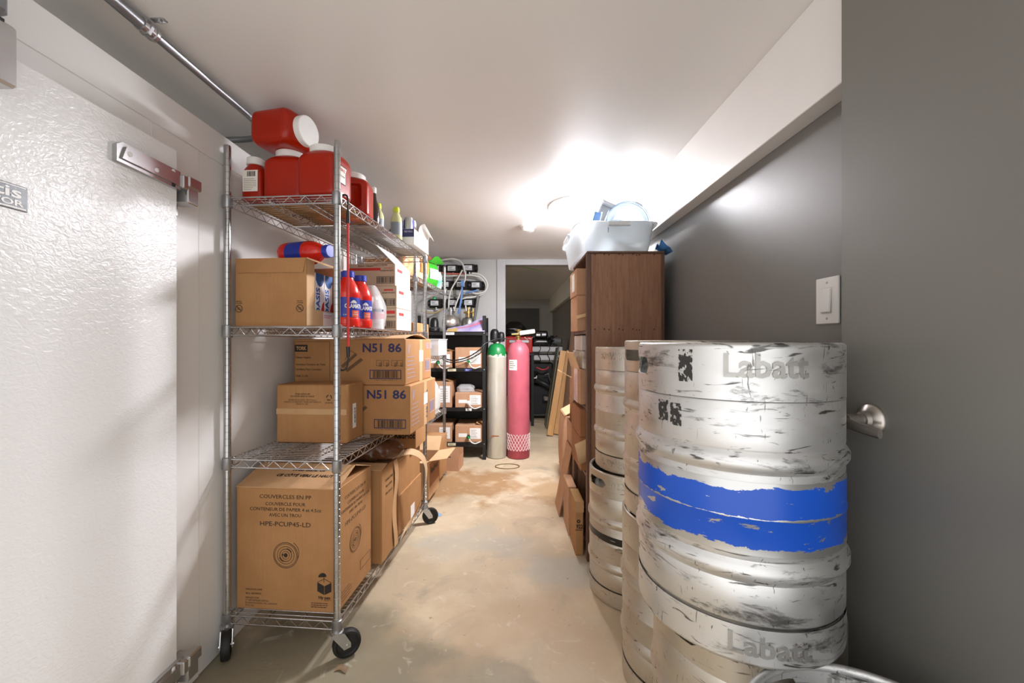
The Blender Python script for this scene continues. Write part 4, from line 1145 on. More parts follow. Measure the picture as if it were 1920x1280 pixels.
text(t, "FRANK'S", 0.009, (0.072, -0.1006, 0.108), FX, FZ, ink_m, width=0.06, bold=0.03)
# crumpled brown bag
bag_m = M('brown_crinkled_plastic', '#6b452e', 0.16, var=0.4, vscale=12, bump=0.8, bscale=28)
bg = thing('brown_plastic_bag', 'crumpled shiny brown plastic bag squeezed on top of the torn carton', 'bag', onA(-0.10, 0.53, z4 + 0.4405), AR + R(4))
rings = []
for i in range(25):
    v = i / 24 * 2 - 1; k = (1 - abs(v) ** 3.2) ** 0.5 * 0.98 + 0.02
    def wob(p):
        q = noise.fractal(Vector((p.x * 30 + 5, p.y * 22, p.z * 26)), 0.8, 2.0, 4)
        return Vector((p.x, p.y * (1 + 0.14 * q), max(0.003, 0.056 + p.z * (1 + 0.15 * q))))
    ring = []
    for j in range(36):
        a = 2 * math.pi * j / 36; ca, sa = math.cos(a), math.sin(a)
        ring.append(wob(Vector((v * 0.165, 0.085 * k * math.copysign(abs(ca) ** 0.8, ca), 0.050 * k * math.copysign(abs(sa) ** 0.8, sa)))))
    rings.append(ring)
MB().loft(rings).build('bag_body', bag_m, bg, 60)
ppts = [onA(0.01, 0.60, 0.60), onA(0.05, 0.66, 0.60), onA(0.085, 0.72, 0.56), onA(0.105, 0.755, 0.50), onA(0.11, 0.775, 0.42), onA(0.10, 0.78, 0.34), onA(0.085, 0.765, 0.27), onA(0.06, 0.72, 0.215), onA(0.03, 0.66, 0.180), onA(0.022, 0.60, 0.166)]
pp = smooth_path(ppts, 4)
st = MB()
st.sheet(lambda u, v: pp[min(int(u * (len(pp) - 1) + 0.5), len(pp) - 1)] + Vector((0.012 * math.sin(u * 7), 0.022 * (2 * v - 1) , 0.010 * (2 * v - 1))), len(pp) - 1, 3, 0.0016)
tag(st.build('torn_cardboard_strip', card_in_m, None, 50), 'curling torn cardboard strip dangling over the edge of the bottom shelf', 'cardboard strip')
# ---------------------------------------------------------------- shorter shelving: bags, bins, cartons
zb1, zb2, zb3, zb4 = ZTB
def snack_bag(label, loc, rot, w, h, d, mat, lean=0.0, lab=None, seed=1):
    t = thing('snack_bag', label, 'bag', loc, (R(lean), 0, rot), 'bags on the shorter shelving')
    rings = []
    for i in range(15):
        v = i / 14; k = max(0.06, (1 - abs(2 * v - 1) ** 2.6))
        ring = []
        for j in range(32):
            a = 2 * math.pi * j / 32; ca, sa = math.cos(a), math.sin(a)
            x = w / 2 * math.copysign(abs(ca) ** 0.55, ca); y = d / 2 * k * math.copysign(abs(sa) ** 0.8, sa)
            q = noise.noise(Vector((x * 30 + seed, y * 30, v * h * 30)))
            ring.append((x * (1 - 0.05 * k), y + 0.006 * q, v * h))
        rings.append(ring)
    MB().loft(rings).build('bag_body', mat, t, 60)
    if lab:
        MB().sheet(lambda u, v: (-w * 0.3 + w * 0.6 * u, -d / 2 * (1 - (abs(2 * (0.3 + 0.4 * v) - 1)) ** 2.6) - 0.004, h * (0.3 + 0.4 * v)), 4, 6, 0.001).build('printed_panel', lab, t, 50)
    return t
crisp_m = M('cream_orange_bag', '#d9b48a', 0.3, var=0.5, vscale=18, bump=0.4, bscale=40, col2='#c87a3e')
crisp2_m = M('beige_snack_bag', '#e0cdb0', 0.3, var=0.3, vscale=15, bump=0.4, bscale=40, col2='#c9894f')
lime_m = M('lime_green_print', '#3fae2c', 0.4, var=0.2)
snack_bag('cream snack bag with orange print on the shorter shelving next to the posts', onB(-0.10, 0.13, zb1), BR + R(75), 0.20, 0.27, 0.09, crisp_m, 0, None, 1)
snack_bag('beige snack bag standing between the cream bag and the green pouch', onB(-0.085, 0.37, zb1), BR + R(80), 0.22, 0.25, 0.09, crisp2_m, 0, M('orange_panel', '#d98a4a', 0.4), 4)
gb = snack_bag('lime green snack pouch with a torn open top on the shorter shelving', onB(-0.07, 0.61, zb1), BR + R(70), 0.20, 0.21, 0.09, lime_m, 0, paper_m, 9)
MB().sheet(lambda u, v: (-0.09 + 0.18 * u, -0.03 - 0.05 * v, 0.20 + 0.05 * v * math.sin(u * 3.1)), 6, 3, 0.0015).build('torn_flap', lime_m, gb, 50)
snack_bag('teal and white snack pouch beside the lime green one', onB(-0.055, 0.765, zb1), BR + R(60), 0.12, 0.16, 0.06, M('teal_print', '#48b294', 0.4, var=0.4, vscale=20, col2='#e8ece4'), 0, None, 12)
carton('brown carton lying at the wall side of the shorter shelving top', onB(-0.285, 0.30, zb1), BR, 0.22, 0.42, 0.20, card_m, tape='y')
oc = carton('open dark brown carton with lifted flaps near the ceiling on the shorter shelving', onB(-0.27, 0.655, zb1), BR, 0.26, 0.26, 0.20, card_red_m, open_top=True, flaps=(('right', 30, 0.09), ('front', 35, 0.09)))
# clear bin on the second level
cb = thing('clear_plastic_bin', 'clear plastic bin with tan contents on the second level of the shorter shelving', 'bin', onB(-0.09, 0.66, zb2), BR)
cbm = M('cloudy_clear_plastic', '#e9ecee', 0.12, alpha=0.45, var=0.05)
bm_ = MB()
for (x0, x1, y0, y1) in ((-0.12, 0.12, -0.15, -0.147), (-0.12, 0.12, 0.147, 0.15), (-0.12, -0.117, -0.15, 0.15), (0.117, 0.12, -0.15, 0.15)): bm_.box(x0, x1, y0, y1, 0.0, 0.135)
bm_.box(-0.12, 0.12, -0.15, 0.15, 0, 0.003).rbox(-0.126, 0.126, -0.156, -0.146, 0.128, 0.137, 0.002).rbox(0.116, 0.126, -0.156, 0.156, 0.128, 0.137, 0.002).rbox(-0.126, 0.126, 0.146, 0.156, 0.128, 0.137, 0.002)
bm_.build('bin_body', cbm, cb, 0)
MB().rbox(-0.10, 0.10, -0.13, 0.13, 0.004, 0.085, 0.01).build('contents', card_light_m, cb)
carton('brown carton at the near end of the second level of the shorter shelving', onB(-0.21, 0.25, zb2), BR, 0.36, 0.38, 0.25, card_m, tape='x')
# third level
pb = thing('white_plastic_sack', 'white translucent plastic sack on the third level of the shorter shelving', 'bag', onB(-0.10, 0.60, zb3), BR)
blob(0.20, 0.34, 0.30, 8.0, 0.16, top=0.45).build('sack_body', M('milky_film', '#e3e2dc', 0.3, alpha=0.75, bump=0.7, bscale=22), pb, 60)
carton('brown carton at the near end of the third level of the shorter shelving', onB(-0.20, 0.22, zb3), BR, 0.36, 0.36, 0.28, card_m, tape='x')
# bottom level: open hot sauce carton, boxes behind
oc = carton('open hot sauce carton with wide spread flaps at the near end of the shorter shelving', onB(-0.075, 0.27, zb4), BR, 0.27, 0.30, 0.275, card_light_m, open_top=True, inside=card_in_m,
            flaps=(('right', 80, 0.13, 0.0), ('front', 82, 0.085, 0.0), ('back', 40, 0.12), ('left', -30, 0.12)))
text(oc, 'RedHot', 0.045, (0.1356, 0.0, 0.19), FY, FZ, ink_m, width=0.20, bold=0.05)
decal(oc, 'brown_panel', card_red_m, (0.1352, 0.0, 0.18), FY, FZ, [rect(-0.13, 0.14, -0.10, 0.07)], 0.0003)
t = carton('brown carton with a yellow label behind the open hot sauce carton', onB(-0.10, 0.67, zb4), BR, 0.27, 0.24, 0.33, card_m, tape='x')
decal(t, 'yellow_label', M('yellow_label_print', '#e3d27a', 0.5), (-0.02, -0.1206, 0.24), FX, FZ, [rect(-0.05, 0.05, -0.06, 0.06)], 0.0005)
decal(t, 'white_label', paper_m, (0.09, -0.1206, 0.24), FX, FZ, [rect(-0.04, 0.035, -0.06, 0.06)], 0.0005)
# torn tray on the floor
fx = thing('torn_carton', 'torn pale cardboard carton with notched rim on the floor by the black rack', 'box', (-0.565, 3.80, 0), R(-6))
poly = [(-0.085, 0), (0.085, 0), (0.085, 0.12), (0.10, 0.13), (0.10, 0.17), (0.085, 0.17), (0.085, 0.20), (0.05, 0.195), (0.045, 0.17), (0.0, 0.165), (-0.005, 0.195), (-0.085, 0.20)]
MB().prism(poly, 0.10, 0.104, Matrix.Rotation(R(90), 4, 'X')).box(-0.085, -0.081, -0.10, 0.10, 0, 0.19).box(0.081, 0.085, -0.10, 0.10, 0, 0.12).box(-0.085, 0.085, 0.096, 0.10, 0, 0.17).box(-0.085, 0.085, -0.10, 0.10, 0, 0.003).build('carton_body', card_pink_m, fx, 0)
decal(fx, 'hand_slot', ink_m, (0, -0.1045, 0.13), FX, FZ, [rect(-0.012, 0.016, -0.004, 0.004)], 0.0004)

# ---------------------------------------------------------------- black rack with syrup boxes
RX0, RX1, RY0, RY1 = -0.95, -0.262, 4.05, 4.46
ZR = (1.287, 0.92, 0.522, 0.172)
rk = thing('black_shelf_rack', 'black metal rack of syrup boxes standing against the back wall', 'rack', ((RX0 + RX1) / 2, (RY0 + RY1) / 2, 0))
hw, hd = (RX1 - RX0) / 2, (RY1 - RY0) / 2
for sx_ in (-1, 1):
    for sy_ in (-1, 1):
        u = MB()
        u.rbox(min(sx_ * hw, sx_ * (hw - 0.035)), max(sx_ * hw, sx_ * (hw - 0.035)), min(sy_ * hd, sy_ * (hd - 0.004)), max(sy_ * hd, sy_ * (hd - 0.004)), 0, 1.45, 0.001)
        u.rbox(min(sx_ * hw, sx_ * (hw - 0.004)), max(sx_ * hw, sx_ * (hw - 0.004)), min(sy_ * hd, sy_ * (hd - 0.035)), max(sy_ * hd, sy_ * (hd - 0.035)), 0, 1.45, 0.001)
        u.build('upright', blackmetal_m, rk, 0)
for z in ZR:
    MB().rbox(-hw + 0.004, hw - 0.004, -hd + 0.004, hd - 0.004, z - 0.034, z, 0.002).build('shelf', blackmetal_m, rk, 0)
    for x in (-hw + 0.018, hw - 0.018):
        MB().lathe([(0.006, 0), (0.005, 0.004)], 8, Matrix.Translation((x, -hd, z - 0.012)) @ Matrix.Rotation(R(90), 4, 'X')).build('bolt', hinge_m, rk)
MB().box(-hw + 0.004, hw - 0.004, hd - 0.006, hd - 0.004, 0.18, 1.30).build('back_panel', blackmetal_m, rk, 0)
for (z, x, w_, m_) in ((ZR[0], -0.02, 0.09, paper_m), (ZR[1], 0.0, 0.085, M('cream_tag', '#d9d2b0', 0.6)), (ZR[1], 0.165, 0.07, M('blue_tag', '#3d4a9c', 0.6)), (ZR[2], 0.17, 0.06, paper_m), (ZR[3], 0.0, 0.08, M('cream_tag', '#d9d2b0', 0.6))):
    tg = decal(rk, 'shelf_tag', m_, (x, -hd + 0.0035, z - 0.017), FX, FZ, [rect(-w_ / 2, w_ / 2, -0.013, 0.013)], 0.001)
    decal(tg, 'tag_print', ink_m if m_ is not MATS.get('blue_tag') else paper_m, (x - w_ * 0.35, -hd + 0.0023, z - 0.012), FX, FZ, lines_polys(w_ * 0.7, 2, 0.009, 0.003, int(x * 100) + 3), 0.0004)
def syrup_box(label, x, y, z, w, d, h, connector=True, seed=1, lab=(0.04, 0.05)):
    t = carton(label, (x, y, z), 0, w, d, h, card_pink_m, group='syrup boxes on the black rack', bev=0.004, flaps=(('right', -72, 0.07, 0.02, card_m),) if seed % 2 else ())
    f = -d / 2 - 0.0005
    lb = decal(t, 'label', paper_m, (w * 0.24, f, h * 0.52), FX, FZ, [rect(-w * 0.2, w * 0.2, -h * 0.32, h * 0.32)], 0.0006)
    decal(lb, 'label_print', soft_ink_m, (w * 0.08, f - 0.0007, h * 0.72), FX, FZ, lines_polys(w * 0.28, 6, h * 0.09, 0.004, seed), 0.0003)
    decal(t, 'small_label', paper_m, (-w * 0.2, f, h * 0.42), FX, FZ, [rect(-w * 0.17, w * 0.14, -h * 0.11, h * 0.11)], 0.0006)
    if connector:
        c = MB().tube([(0.0, f, h * 0.35), (0.0, f - 0.035, h * 0.35)], 0.018, 14).build('bag_fitment', black_m if seed % 2 else white_pl_m, t)
        MB().tube([(0.0, f - 0.03, h * 0.35), (0.012, f - 0.05, h * 0.28)], 0.013, 12).build('quick_connector', green_m if seed != 4 else white_pl_m, c)
        MB().tube(smooth_path([(0.01, f - 0.045, h * 0.28), (0.03, f - 0.055, h * 0.1), (0.07, f - 0.05, -0.01 + h * 0.06), (w * 0.45, f - 0.04, h * 0.1)], 5), 0.006, 8).build('hose_tail', M('milky_hose', '#d9d8d0', 0.4), c)
    return t
yb = 4.05 + 0.19
syrup_box('syrup box on the upper level of the black rack next to the gas cylinder', -0.438, yb, ZR[1], 0.275, 0.34, 0.21, True, 2)
syrup_box('syrup box on the upper level of the black rack next to the wire shelving', -0.745, yb, ZR[1], 0.27, 0.34, 0.17, True, 3)
syrup_box('syrup box on the middle level of the black rack next to the gas cylinder', -0.438, yb, ZR[2], 0.275, 0.34, 0.15, True, 4)
syrup_box('syrup box on the middle level of the black rack next to the wire shelving', -0.745, yb, ZR[2], 0.27, 0.34, 0.26, False, 5)
syrup_box('syrup box on the lowest level of the black rack next to the gas cylinder', -0.438, yb, ZR[3], 0.275, 0.34, 0.17, True, 7)
syrup_box('syrup box on the lowest level of the black rack next to the wire shelving', -0.745, yb, ZR[3], 0.27, 0.34, 0.18, False, 8)
cf = thing('crumpled_film', 'crumpled clear plastic film on the middle syrup box of the black rack', 'plastic film', (-0.48, yb - 0.06, ZR[2] + 0.1505))
blob(0.19, 0.16, 0.075, 2.0, 0.25, top=0.5).build('film_body', clear_m, cf, 60)
# things on top of the rack
bt = thing('steel_ball_tank', 'round polished steel tank with valves on top of the black rack', 'tank', (-0.645, 4.24, ZR[0]))
prb = [(0.02, 0.003)] + [(0.092 * math.sin(R(a)), 0.096 - 0.092 * math.cos(R(a))) for a in range(18, 170, 8)] + [(0.014, 0.188)]
MB().lathe(prb, 40).build('sphere', steel_poly_m, bt, 60)
MB().lathe([(0.014, 0.185), (0.014, 0.22), (0.022, 0.22), (0.022, 0.235), (0.012, 0.235), (0.012, 0.26)], 16).tube([(-0.03, 0, 0.227), (0.03, 0, 0.227)], 0.007, 8).build('valve', hinge_m, bt)
decal(bt, 'sticker', paper_m, (-0.01, -0.0925, 0.11), FX, FZ, [rect(-0.014, 0.014, -0.011, 0.011)], 0.002)
MB().lathe([(0.03, 0), (0.034, 0.006)], 20).build('base_ring', blackmetal_m, bt)
bt2 = thing('regulator_tank', 'dark steel pressure tank with brass fittings behind the round tank', 'tank', (-0.47, 4.33, ZR[0]))
MB().lathe([(0.07, 0.0), (0.078, 0.01), (0.078, 0.11), (0.06, 0.15), (0.02, 0.165)], 32).build('tank_body', M('tarnished_steel', '#8d8b85', 0.35, 0.9, var=0.3), bt2)
brass_m = M('brass_fitting', '#b89a5c', 0.35, 0.9, var=0.2)
MB().lathe([(0.016, 0.16), (0.016, 0.20), (0.024, 0.20), (0.024, 0.23), (0.012, 0.235), (0.012, 0.27)], 14).tube([(-0.05, 0, 0.215), (0.06, 0, 0.215)], 0.01, 8).tube([(0.05, 0, 0.17), (0.05, 0, 0.26)], 0.008, 8).build('brass_valve', brass_m, bt2)
cy = thing('black_canister', 'black domed filter canister on top of the black rack', 'canister', (-0.795, 4.12, ZR[0]))
MB().lathe([(0.048, 0), (0.052, 0.004), (0.052, 0.03), (0.044, 0.04), (0.043, 0.10), (0.036, 0.13), (0.02, 0.146), (0.004, 0.15)], 32).build('housing', black_m, cy, 50)
MB().lathe([(0.050, 0.03), (0.056, 0.034), (0.056, 0.044), (0.048, 0.048)], 32).build('collar', M('dark_collar', '#3c3c3a', 0.4), cy)
bt3 = thing('black_bracket', 'upright black metal bracket next to the black canister on the rack', 'bracket', (-0.895, 4.12, ZR[0]))
MB().rbox(-0.016, 0.016, -0.02, 0.02, 0, 0.16, 0.002).rbox(-0.03, 0.03, -0.03, 0.03, 0, 0.006, 0.001).build('bracket_body', blackmetal_m, bt3)
def fly(u, v):
    H = 0.035 + 0.125 * u ** 1.5
    return (-0.66 + 0.385 * u, 4.045 + 0.09 * v + 0.03 * math.sin(u * 3) * v, ZR[0] + 0.003 + H * v + 0.004 * math.sin(u * 9) * v)
fl = MB().sheet(fly, 16, 6, 0.002).build('curled_poster', M('purple_poster_print', '#8f86c2', 0.4, var=0.5, vscale=9, col2='#cfc6d8'), None, 50)
tag(fl, 'curled purple printed poster lying on the front edge of the black rack', 'poster')
for (a, b, v0, v1, mm) in ((0.25, 0.95, 0.55, 0.72, M('pink_poster_print', '#d77a98', 0.5)), (0.02, 0.28, 0.0, 0.7, M('gold_poster_print', '#c9a95c', 0.5))):
    mb = MB().sheet(lambda u, v: Vector(fly(a + (b - a) * u, v0 + (v1 - v0) * v)) + Vector((0, -0.002, 0.0006)), 10, 3, 0.0006)
    mb.build('poster_print', mm, fl, 50)

# ---------------------------------------------------------------- syrup pumps and hoses on the back wall
pump_lab_m = M('pump_label', '#d9dcdc', 0.4)
def pump_proto():
    b = MB().rbox(-0.072, 0.058, -0.085, -0.012, -0.042, 0.042, 0.008)
    b.lathe([(0.034, 0), (0.038, 0.006), (0.038, 0.03), (0.03, 0.036)], 20, Matrix.Translation((0.056, -0.048, 0)) @ Matrix.Rotation(R(90), 4, 'Y'))
    b.lathe([(0.034, 0), (0.038, 0.006), (0.038, 0.016), (0.03, 0.02)], 20, Matrix.Translation((-0.07, -0.048, 0)) @ Matrix.Rotation(R(-90), 4, 'Y'))
    bm = b.mesh('pump_body', black_m, 35)
    br = MB().rbox(-0.085, 0.085, -0.013, 0.0, -0.05, 0.05, 0.002).mesh('mounting_plate', blackmetal_m, 0)
    lb = MB().box(-0.055, 0.030, -0.0865, -0.085, -0.026, 0.026).mesh('label', pump_lab_m, 0)
    lp = MB()
    for k, (x0, x1, z) in enumerate(((-0.048, 0.0, 0.012), (-0.048, -0.01, 0.0), (-0.048, 0.022, -0.014))): lp.box(x0, x1, -0.0872, -0.0864, z - 0.003, z + 0.003)
    lpm = lp.mesh('label_print', M('grey_print', '#6e7276', 0.5), 0)
    ft = MB().tube(smooth_path([(0.0, -0.05, -0.04), (0.0, -0.05, -0.062), (0.012, -0.05, -0.072), (0.034, -0.05, -0.072)], 4), 0.008, 10).mesh('elbow_fitting', white_pl_m, 45)
    bo = MB()
    for x in (0.068, 0.082):
        for z in (-0.026, 0.026):
            bo.lathe([(0.005, 0), (0.004, 0.004)], 8, Matrix.Translation((x, -0.086, z)) @ Matrix.Rotation(R(90), 4, 'X'))
    return bm, br, lb, lpm, ft
PM = pump_proto()
def pump(label, px, py):
    p = P(px, py, BACK - 0.08); p.y = BACK
    t = thing('syrup_pump', label, 'pump', p, 0, 'syrup pumps on the back wall')
    place('pump_body', PM[0], t); place('mounting_plate', PM[1], t); l = place('label', PM[2], t); place('label_print', PM[3], l); place('elbow_fitting', PM[4], t)
    return t
pump('black syrup pump in the top row, hidden partly by the green pouch', 818, 503)
pump('black syrup pump in the middle of the top row on the back wall', 849, 503)
pump('black syrup pump at the end of the top row nearest the doorway', 880, 502)
pump('black syrup pump in the middle row right beside the shelving post', 836, 533)
pump('black syrup pump in the middle row behind the blue hose clamp', 866, 533)
pump('black syrup pump at the doorway end of the middle row', 894, 534)
gpump = pump('black syrup pump with a green cap in the bottom row', 817, 568)
pump('black syrup pump in the bottom row above the round steel tank', 850, 567)
pump('black syrup pump at the doorway end of the bottom row', 880, 567)
MB().lathe([(0.02, 0.042), (0.02, 0.068), (0.012, 0.073)], 14, Matrix.Translation((-0.02, -0.048, 0))).build('green_cap', green_m, gpump)
hose_white_m = M('white_hose', '#d6d5ce', 0.4, var=0.08); hose_red_m = M('faded_red_hose', '#b8604e', 0.45); hose_blue_m = M('blue_hose', '#5f86c0', 0.4); hose_grey_m = M('grey_hose', '#6f706c', 0.45); hose_tan_m = M('tan_hose', '#b89c6c', 0.45)
def hose(label, pts, r, mat, cat='hose'):
    o = MB().tube(smooth_path([P(x, y, Y) for (x, y, Y) in pts], 8), r, 8).build('syrup_hose', mat, None, 60)
    return tag(o, label, cat, 'hoses on the back wall')
b1, b2, b3 = BACK - 0.11, BACK - 0.13, BACK - 0.15
hose('white hose arching from the green pouch over the top row of pumps', [(815, 493, b1), (828, 488, b2), (848, 485, b2), (862, 489, b2), (869, 499, b2), (871, 512, b2)], 0.0095, hose_white_m)
hose('faded red hose running level under the top row of pumps', [(806, 505, b1), (822, 510, b1), (845, 513, b1), (872, 513, b1)], 0.009, hose_red_m)
hose('pale hose running level below the red hose and looping at the doorway side', [(808, 520, b1), (826, 518, b1), (850, 517, b1), (880, 516, b1), (898, 519, b1), (909, 529, b1), (911, 540, b1), (906, 550, b1), (892, 556, b1), (876, 558, b2), (864, 561, b2)], 0.0085, hose_white_m)
hose('white hose making the outermost loop beside the doorway frame', [(884, 512, b2), (896, 513, b2), (908, 521, b2), (914, 534, b2), (909, 546, b2), (897, 550, b2), (886, 549, b2)], 0.0085, hose_white_m)
hose('long white hose slanting down to the round steel tank', [(867, 506, b3), (858, 522, b3), (846, 543, b3), (842, 560, b3), (841, 578, 4.30)], 0.0085, hose_white_m)
hose('white hose falling from the top row pump through the blue clamp', [(873, 508, b3), (872, 524, b3), (868, 534, b3), (862, 552, b3), (855, 570, b3), (852, 583, b3)], 0.008, hose_white_m)
hose('pale blue hose hanging below the blue clamp', [(866, 534, b3), (866, 548, b3), (864, 565, b3), (860, 588, b3)], 0.0115, hose_blue_m)
hose('grey hose hanging straight down at the doorway side of the pumps', [(896, 542, b1), (896, 556, b1), (893, 580, b1), (889, 602, b1), (887, 615, b1)], 0.016, hose_grey_m)
hose('white hose loop behind the shelving post', [(822, 552, b2), (808, 553, b2), (797, 562, b2), (794, 573, b2), (798, 581, b2), (812, 583, b2)], 0.0085, hose_white_m)
hose('tan hose curving under the bottom row of pumps', [(790, 582, b2), (800, 586, b2), (816, 586, b2), (828, 580, b2), (834, 574, b2)], 0.008, hose_tan_m)
hose('blue hose running under the doorway end of the middle row', [(872, 549, b2), (882, 547, b2), (892, 545, b2), (896, 543, b2)], 0.009, hose_blue_m)
hose('thin white hose hanging from the middle row pump to the tank', [(836, 541, b2), (836, 556, b2), (834, 572, b2), (832, 588, b2)], 0.0065, hose_white_m)
hose('grey hose sagging below the middle row of pumps', [(824, 549, b2), (836, 553, b2), (850, 555, b2), (868, 553, b2), (880, 550, b2)], 0.008, hose_grey_m)
hose('white hose drooping at the bottom row pump by the doorway', [(873, 572, b3), (874, 584, b3), (873, 596, b3), (868, 604, 4.33)], 0.008, hose_white_m)
hose('dark hose hanging behind the brass valve', [(884, 576, b1), (884, 590, b1), (880, 606, b1), (876, 620, b1)], 0.012, M('black_hose', '#2b2b2a', 0.5))
hose('thin black gas line sagging across the black rack', [(830, 671, 4.00), (845, 675, 3.98), (862, 674, 3.98), (880, 668, 3.98), (900, 655, 3.99), (908, 645, 4.02), (930, 636, 4.07), (955, 635, 4.12)], 0.006, black_m, 'gas line')
hose('second thin black gas line just under the first', [(830, 674, 4.00), (845, 679, 3.98), (862, 678, 3.98), (884, 671, 3.98), (903, 659, 3.99), (909, 640, 4.03)], 0.005, black_m, 'gas line')
clm = MB().rbox(-0.016, 0.016, -0.012, 0.012, -0.035, 0.03, 0.004, Matrix.Translation(P(867, 531, b3 - 0.02))).build('hose_clamp', hose_blue_m, None)
tag(clm, 'pale blue tape binding several hoses together', 'hose clamp')
cbp = MB()
cbp.tube([P(852, 505, BACK - 0.01), P(852, 585, BACK - 0.01)], 0.009, 8)
tag(cbp.build('wall_pipe', M('olive_pipe', '#8b8562', 0.5), None), 'thin olive pipe running down the back wall between the pumps', 'pipe')

# ---------------------------------------------------------------- gas cylinders
def gas_cyl(label, loc, r, H, shoulder, body_m, top_m, ztop):
    t = thing('gas_cylinder', label, 'gas cylinder', loc)
    MB().lathe([(r * 0.86, 0), (r * 0.96, 0.006), (r, 0.03), (r, ztop)], 48).build('cylinder_body', body_m, t, 40)
    pr = [(r, ztop)]
    for k in range(1, 11):
        a = R(9 * k); pr.append((0.034 + (r - 0.034) * math.cos(a) ** shoulder, ztop + (H - ztop) * math.sin(a)))
    pr += [(0.034, H + 0.02), (0.028, H + 0.022)]
    MB().lathe(pr, 48, cap0=False).build('shoulder', top_m, t, 50)
    return t
wcyl_m = M('worn_cream_paint', '#d8d5c8', 0.36, var=0.2, vscale=5, metal=0.4, col2='#bcb8a6', stretch=(1, 1, 0.4))
def paint_drip(name, a, bcol):
    m, nt, b, src = base_mat(name, 0.35)
    sep = nt.nodes.new('ShaderNodeSeparateXYZ'); nt.links.new(src, sep.inputs[0])
    n = nt.nodes.new('ShaderNodeTexNoise'); n.inputs['Scale'].default_value = 30; n.inputs['Detail'].default_value = 5; nt.links.new(src, n.inputs['Vector'])
    s = node_math(nt, 'ADD', sep.outputs[2], node_math(nt, 'MULTIPLY', n.outputs['Fac'], 0.09))
    r = nt.nodes.new('ShaderNodeMapRange'); r.inputs[1].default_value = 1.095; r.inputs[2].default_value = 1.1; nt.links.new(s, r.inputs[0])
    nt.links.new(mixc(nt, r.outputs[0], a, bcol), b.inputs['Base Color'])
    return m
g1 = gas_cyl('cream gas cylinder with green painted shoulder and black valve cap', (-0.158, 4.165, 0), 0.101, 1.165, 0.8, wcyl_m, paint_drip('green_over_cream_paint', '#d2cfc0', '#158040'), 1.03)
MB().lathe([(0.03, 1.18), (0.046, 1.185), (0.046, 1.27), (0.040, 1.30), (0.022, 1.318), (0.004, 1.32)], 28, Matrix.Translation((-0.022, 0, 0))).build('valve_cap', black_m, g1, 50)
MB().lathe([(0.02, 1.185), (0.036, 1.19), (0.036, 1.25), (0.03, 1.28), (0.012, 1.29)], 24, Matrix.Translation((0.045, 0.02, 0))).build('regulator_cover', black_m, g1, 50)
MB().lathe([(0.036, 1.17), (0.04, 1.175), (0.036, 1.19)], 24).build('neck_ring', hinge_m, g1)
decal(g1, 'rust_mark', M('rust', '#94582c', 0.8, var=0.3), (-0.02, -0.1005, 0.236), FX, FZ, [[(-0.04, -0.006), (0.045, -0.005), (0.05, 0.003), (-0.01, 0.006), (-0.042, 0.004)]], 0.0012)
pink_m = M('faded_pink_paint', '#c2616f', 0.45, var=0.12, vscale=8, col2='#b55766')
maroon_m = M('dark_pink_paint', '#9c3c46', 0.5, var=0.25, vscale=12)
g2 = gas_cyl('faded pink gas cylinder with white netting near its foot', (0.066, 4.165, 0), 0.115, 1.185, 1.0, pink_m, pink_m, 1.06)
MB().lathe([(0.1152, 0.012), (0.1155, 0.085)], 48, cap0=False, cap1=False).build('foot_band', maroon_m, g2, 50)
nt_ = MB(); nseg = 22
for k in range(nseg):
    for s in (1, -1):
        pts = []
        for i in range(15):
            a = 2 * math.pi * k / nseg + s * i * 0.06; pts.append((0.1175 * math.cos(a), 0.1175 * math.sin(a), 0.085 + 0.165 * i / 14))
        nt_.tube(pts, 0.0032, 4, cap=False)
nt_.build('netting_sleeve', M('pale_pink_net', '#e3cdca', 0.5), g2, 50, kind='stuff')
MB().lathe([(0.022, 1.2), (0.022, 1.23), (0.03, 1.235), (0.03, 1.25), (0.014, 1.255), (0.014, 1.30), (0.034, 1.302), (0.034, 1.312), (0.02, 1.316)], 16).build('valve', brass_m, g2)
MB().tube([(-0.07, -0.02, 1.262), (0.03, -0.02, 1.268)], 0.011, 10).build('valve_outlet', brass_m, g2)
MB().rbox(-0.01, 0.15, -0.02, 0.02, -0.022, 0.022, 0.006, Matrix.Translation((0.02, -0.04, 1.275)) @ Matrix.Rotation(R(-8), 4, 'Y')).build('valve_guard', M('cream_plate', '#d6d2c2', 0.45, var=0.1), g2)
MB().tube(smooth_path([(0.06, -0.05, 1.235), (0.09, -0.05, 1.21), (0.10, -0.05, 1.225), (0.13, -0.05, 1.215), (0.15, -0.05, 1.24)], 4), 0.0035, 6).build('chain', hinge_m, g2)
def cyl_label(t, r, a0, a1, z0, z1, name='label', mat=paper_m):
    return MB().sheet(lambda u, v: (r * math.cos(R(a0 + (a1 - a0) * u)), r * math.sin(R(a0 + (a1 - a0) * u)), z0 + (z1 - z0) * v), 8, 1, 0.0006).build(name, mat, t, 50)
l1 = cyl_label(g2, 0.1162, 215, 262, 0.90, 1.005)
for i, z in enumerate((0.985, 0.965, 0.945, 0.925)): cyl_label(l1, 0.1168, 220, 245 + 4 * (i % 3), z - 0.003, z + 0.003, 'label_print', soft_ink_m)
MB().sheet(lambda u, v: ((0.101 - 0.028 * v) * math.cos(R(222 + 55 * u)), (0.101 - 0.028 * v) * math.sin(R(222 + 55 * u)), 1.095 + 0.042 * v), 8, 2, 0.0008).build('shoulder_label', paper_m, g2, 50)
rg = MB().tube([(0.115 * math.cos(R(a)), 0.075 * math.sin(R(a)), 0.004) for a in range(0, 360, 10)], 0.004, 8, closed=True).build('wire_ring', M('rusty_wire', '#8a7448', 0.5, 0.4), None, 60, loc=(-0.045, 3.83, 0.0005))
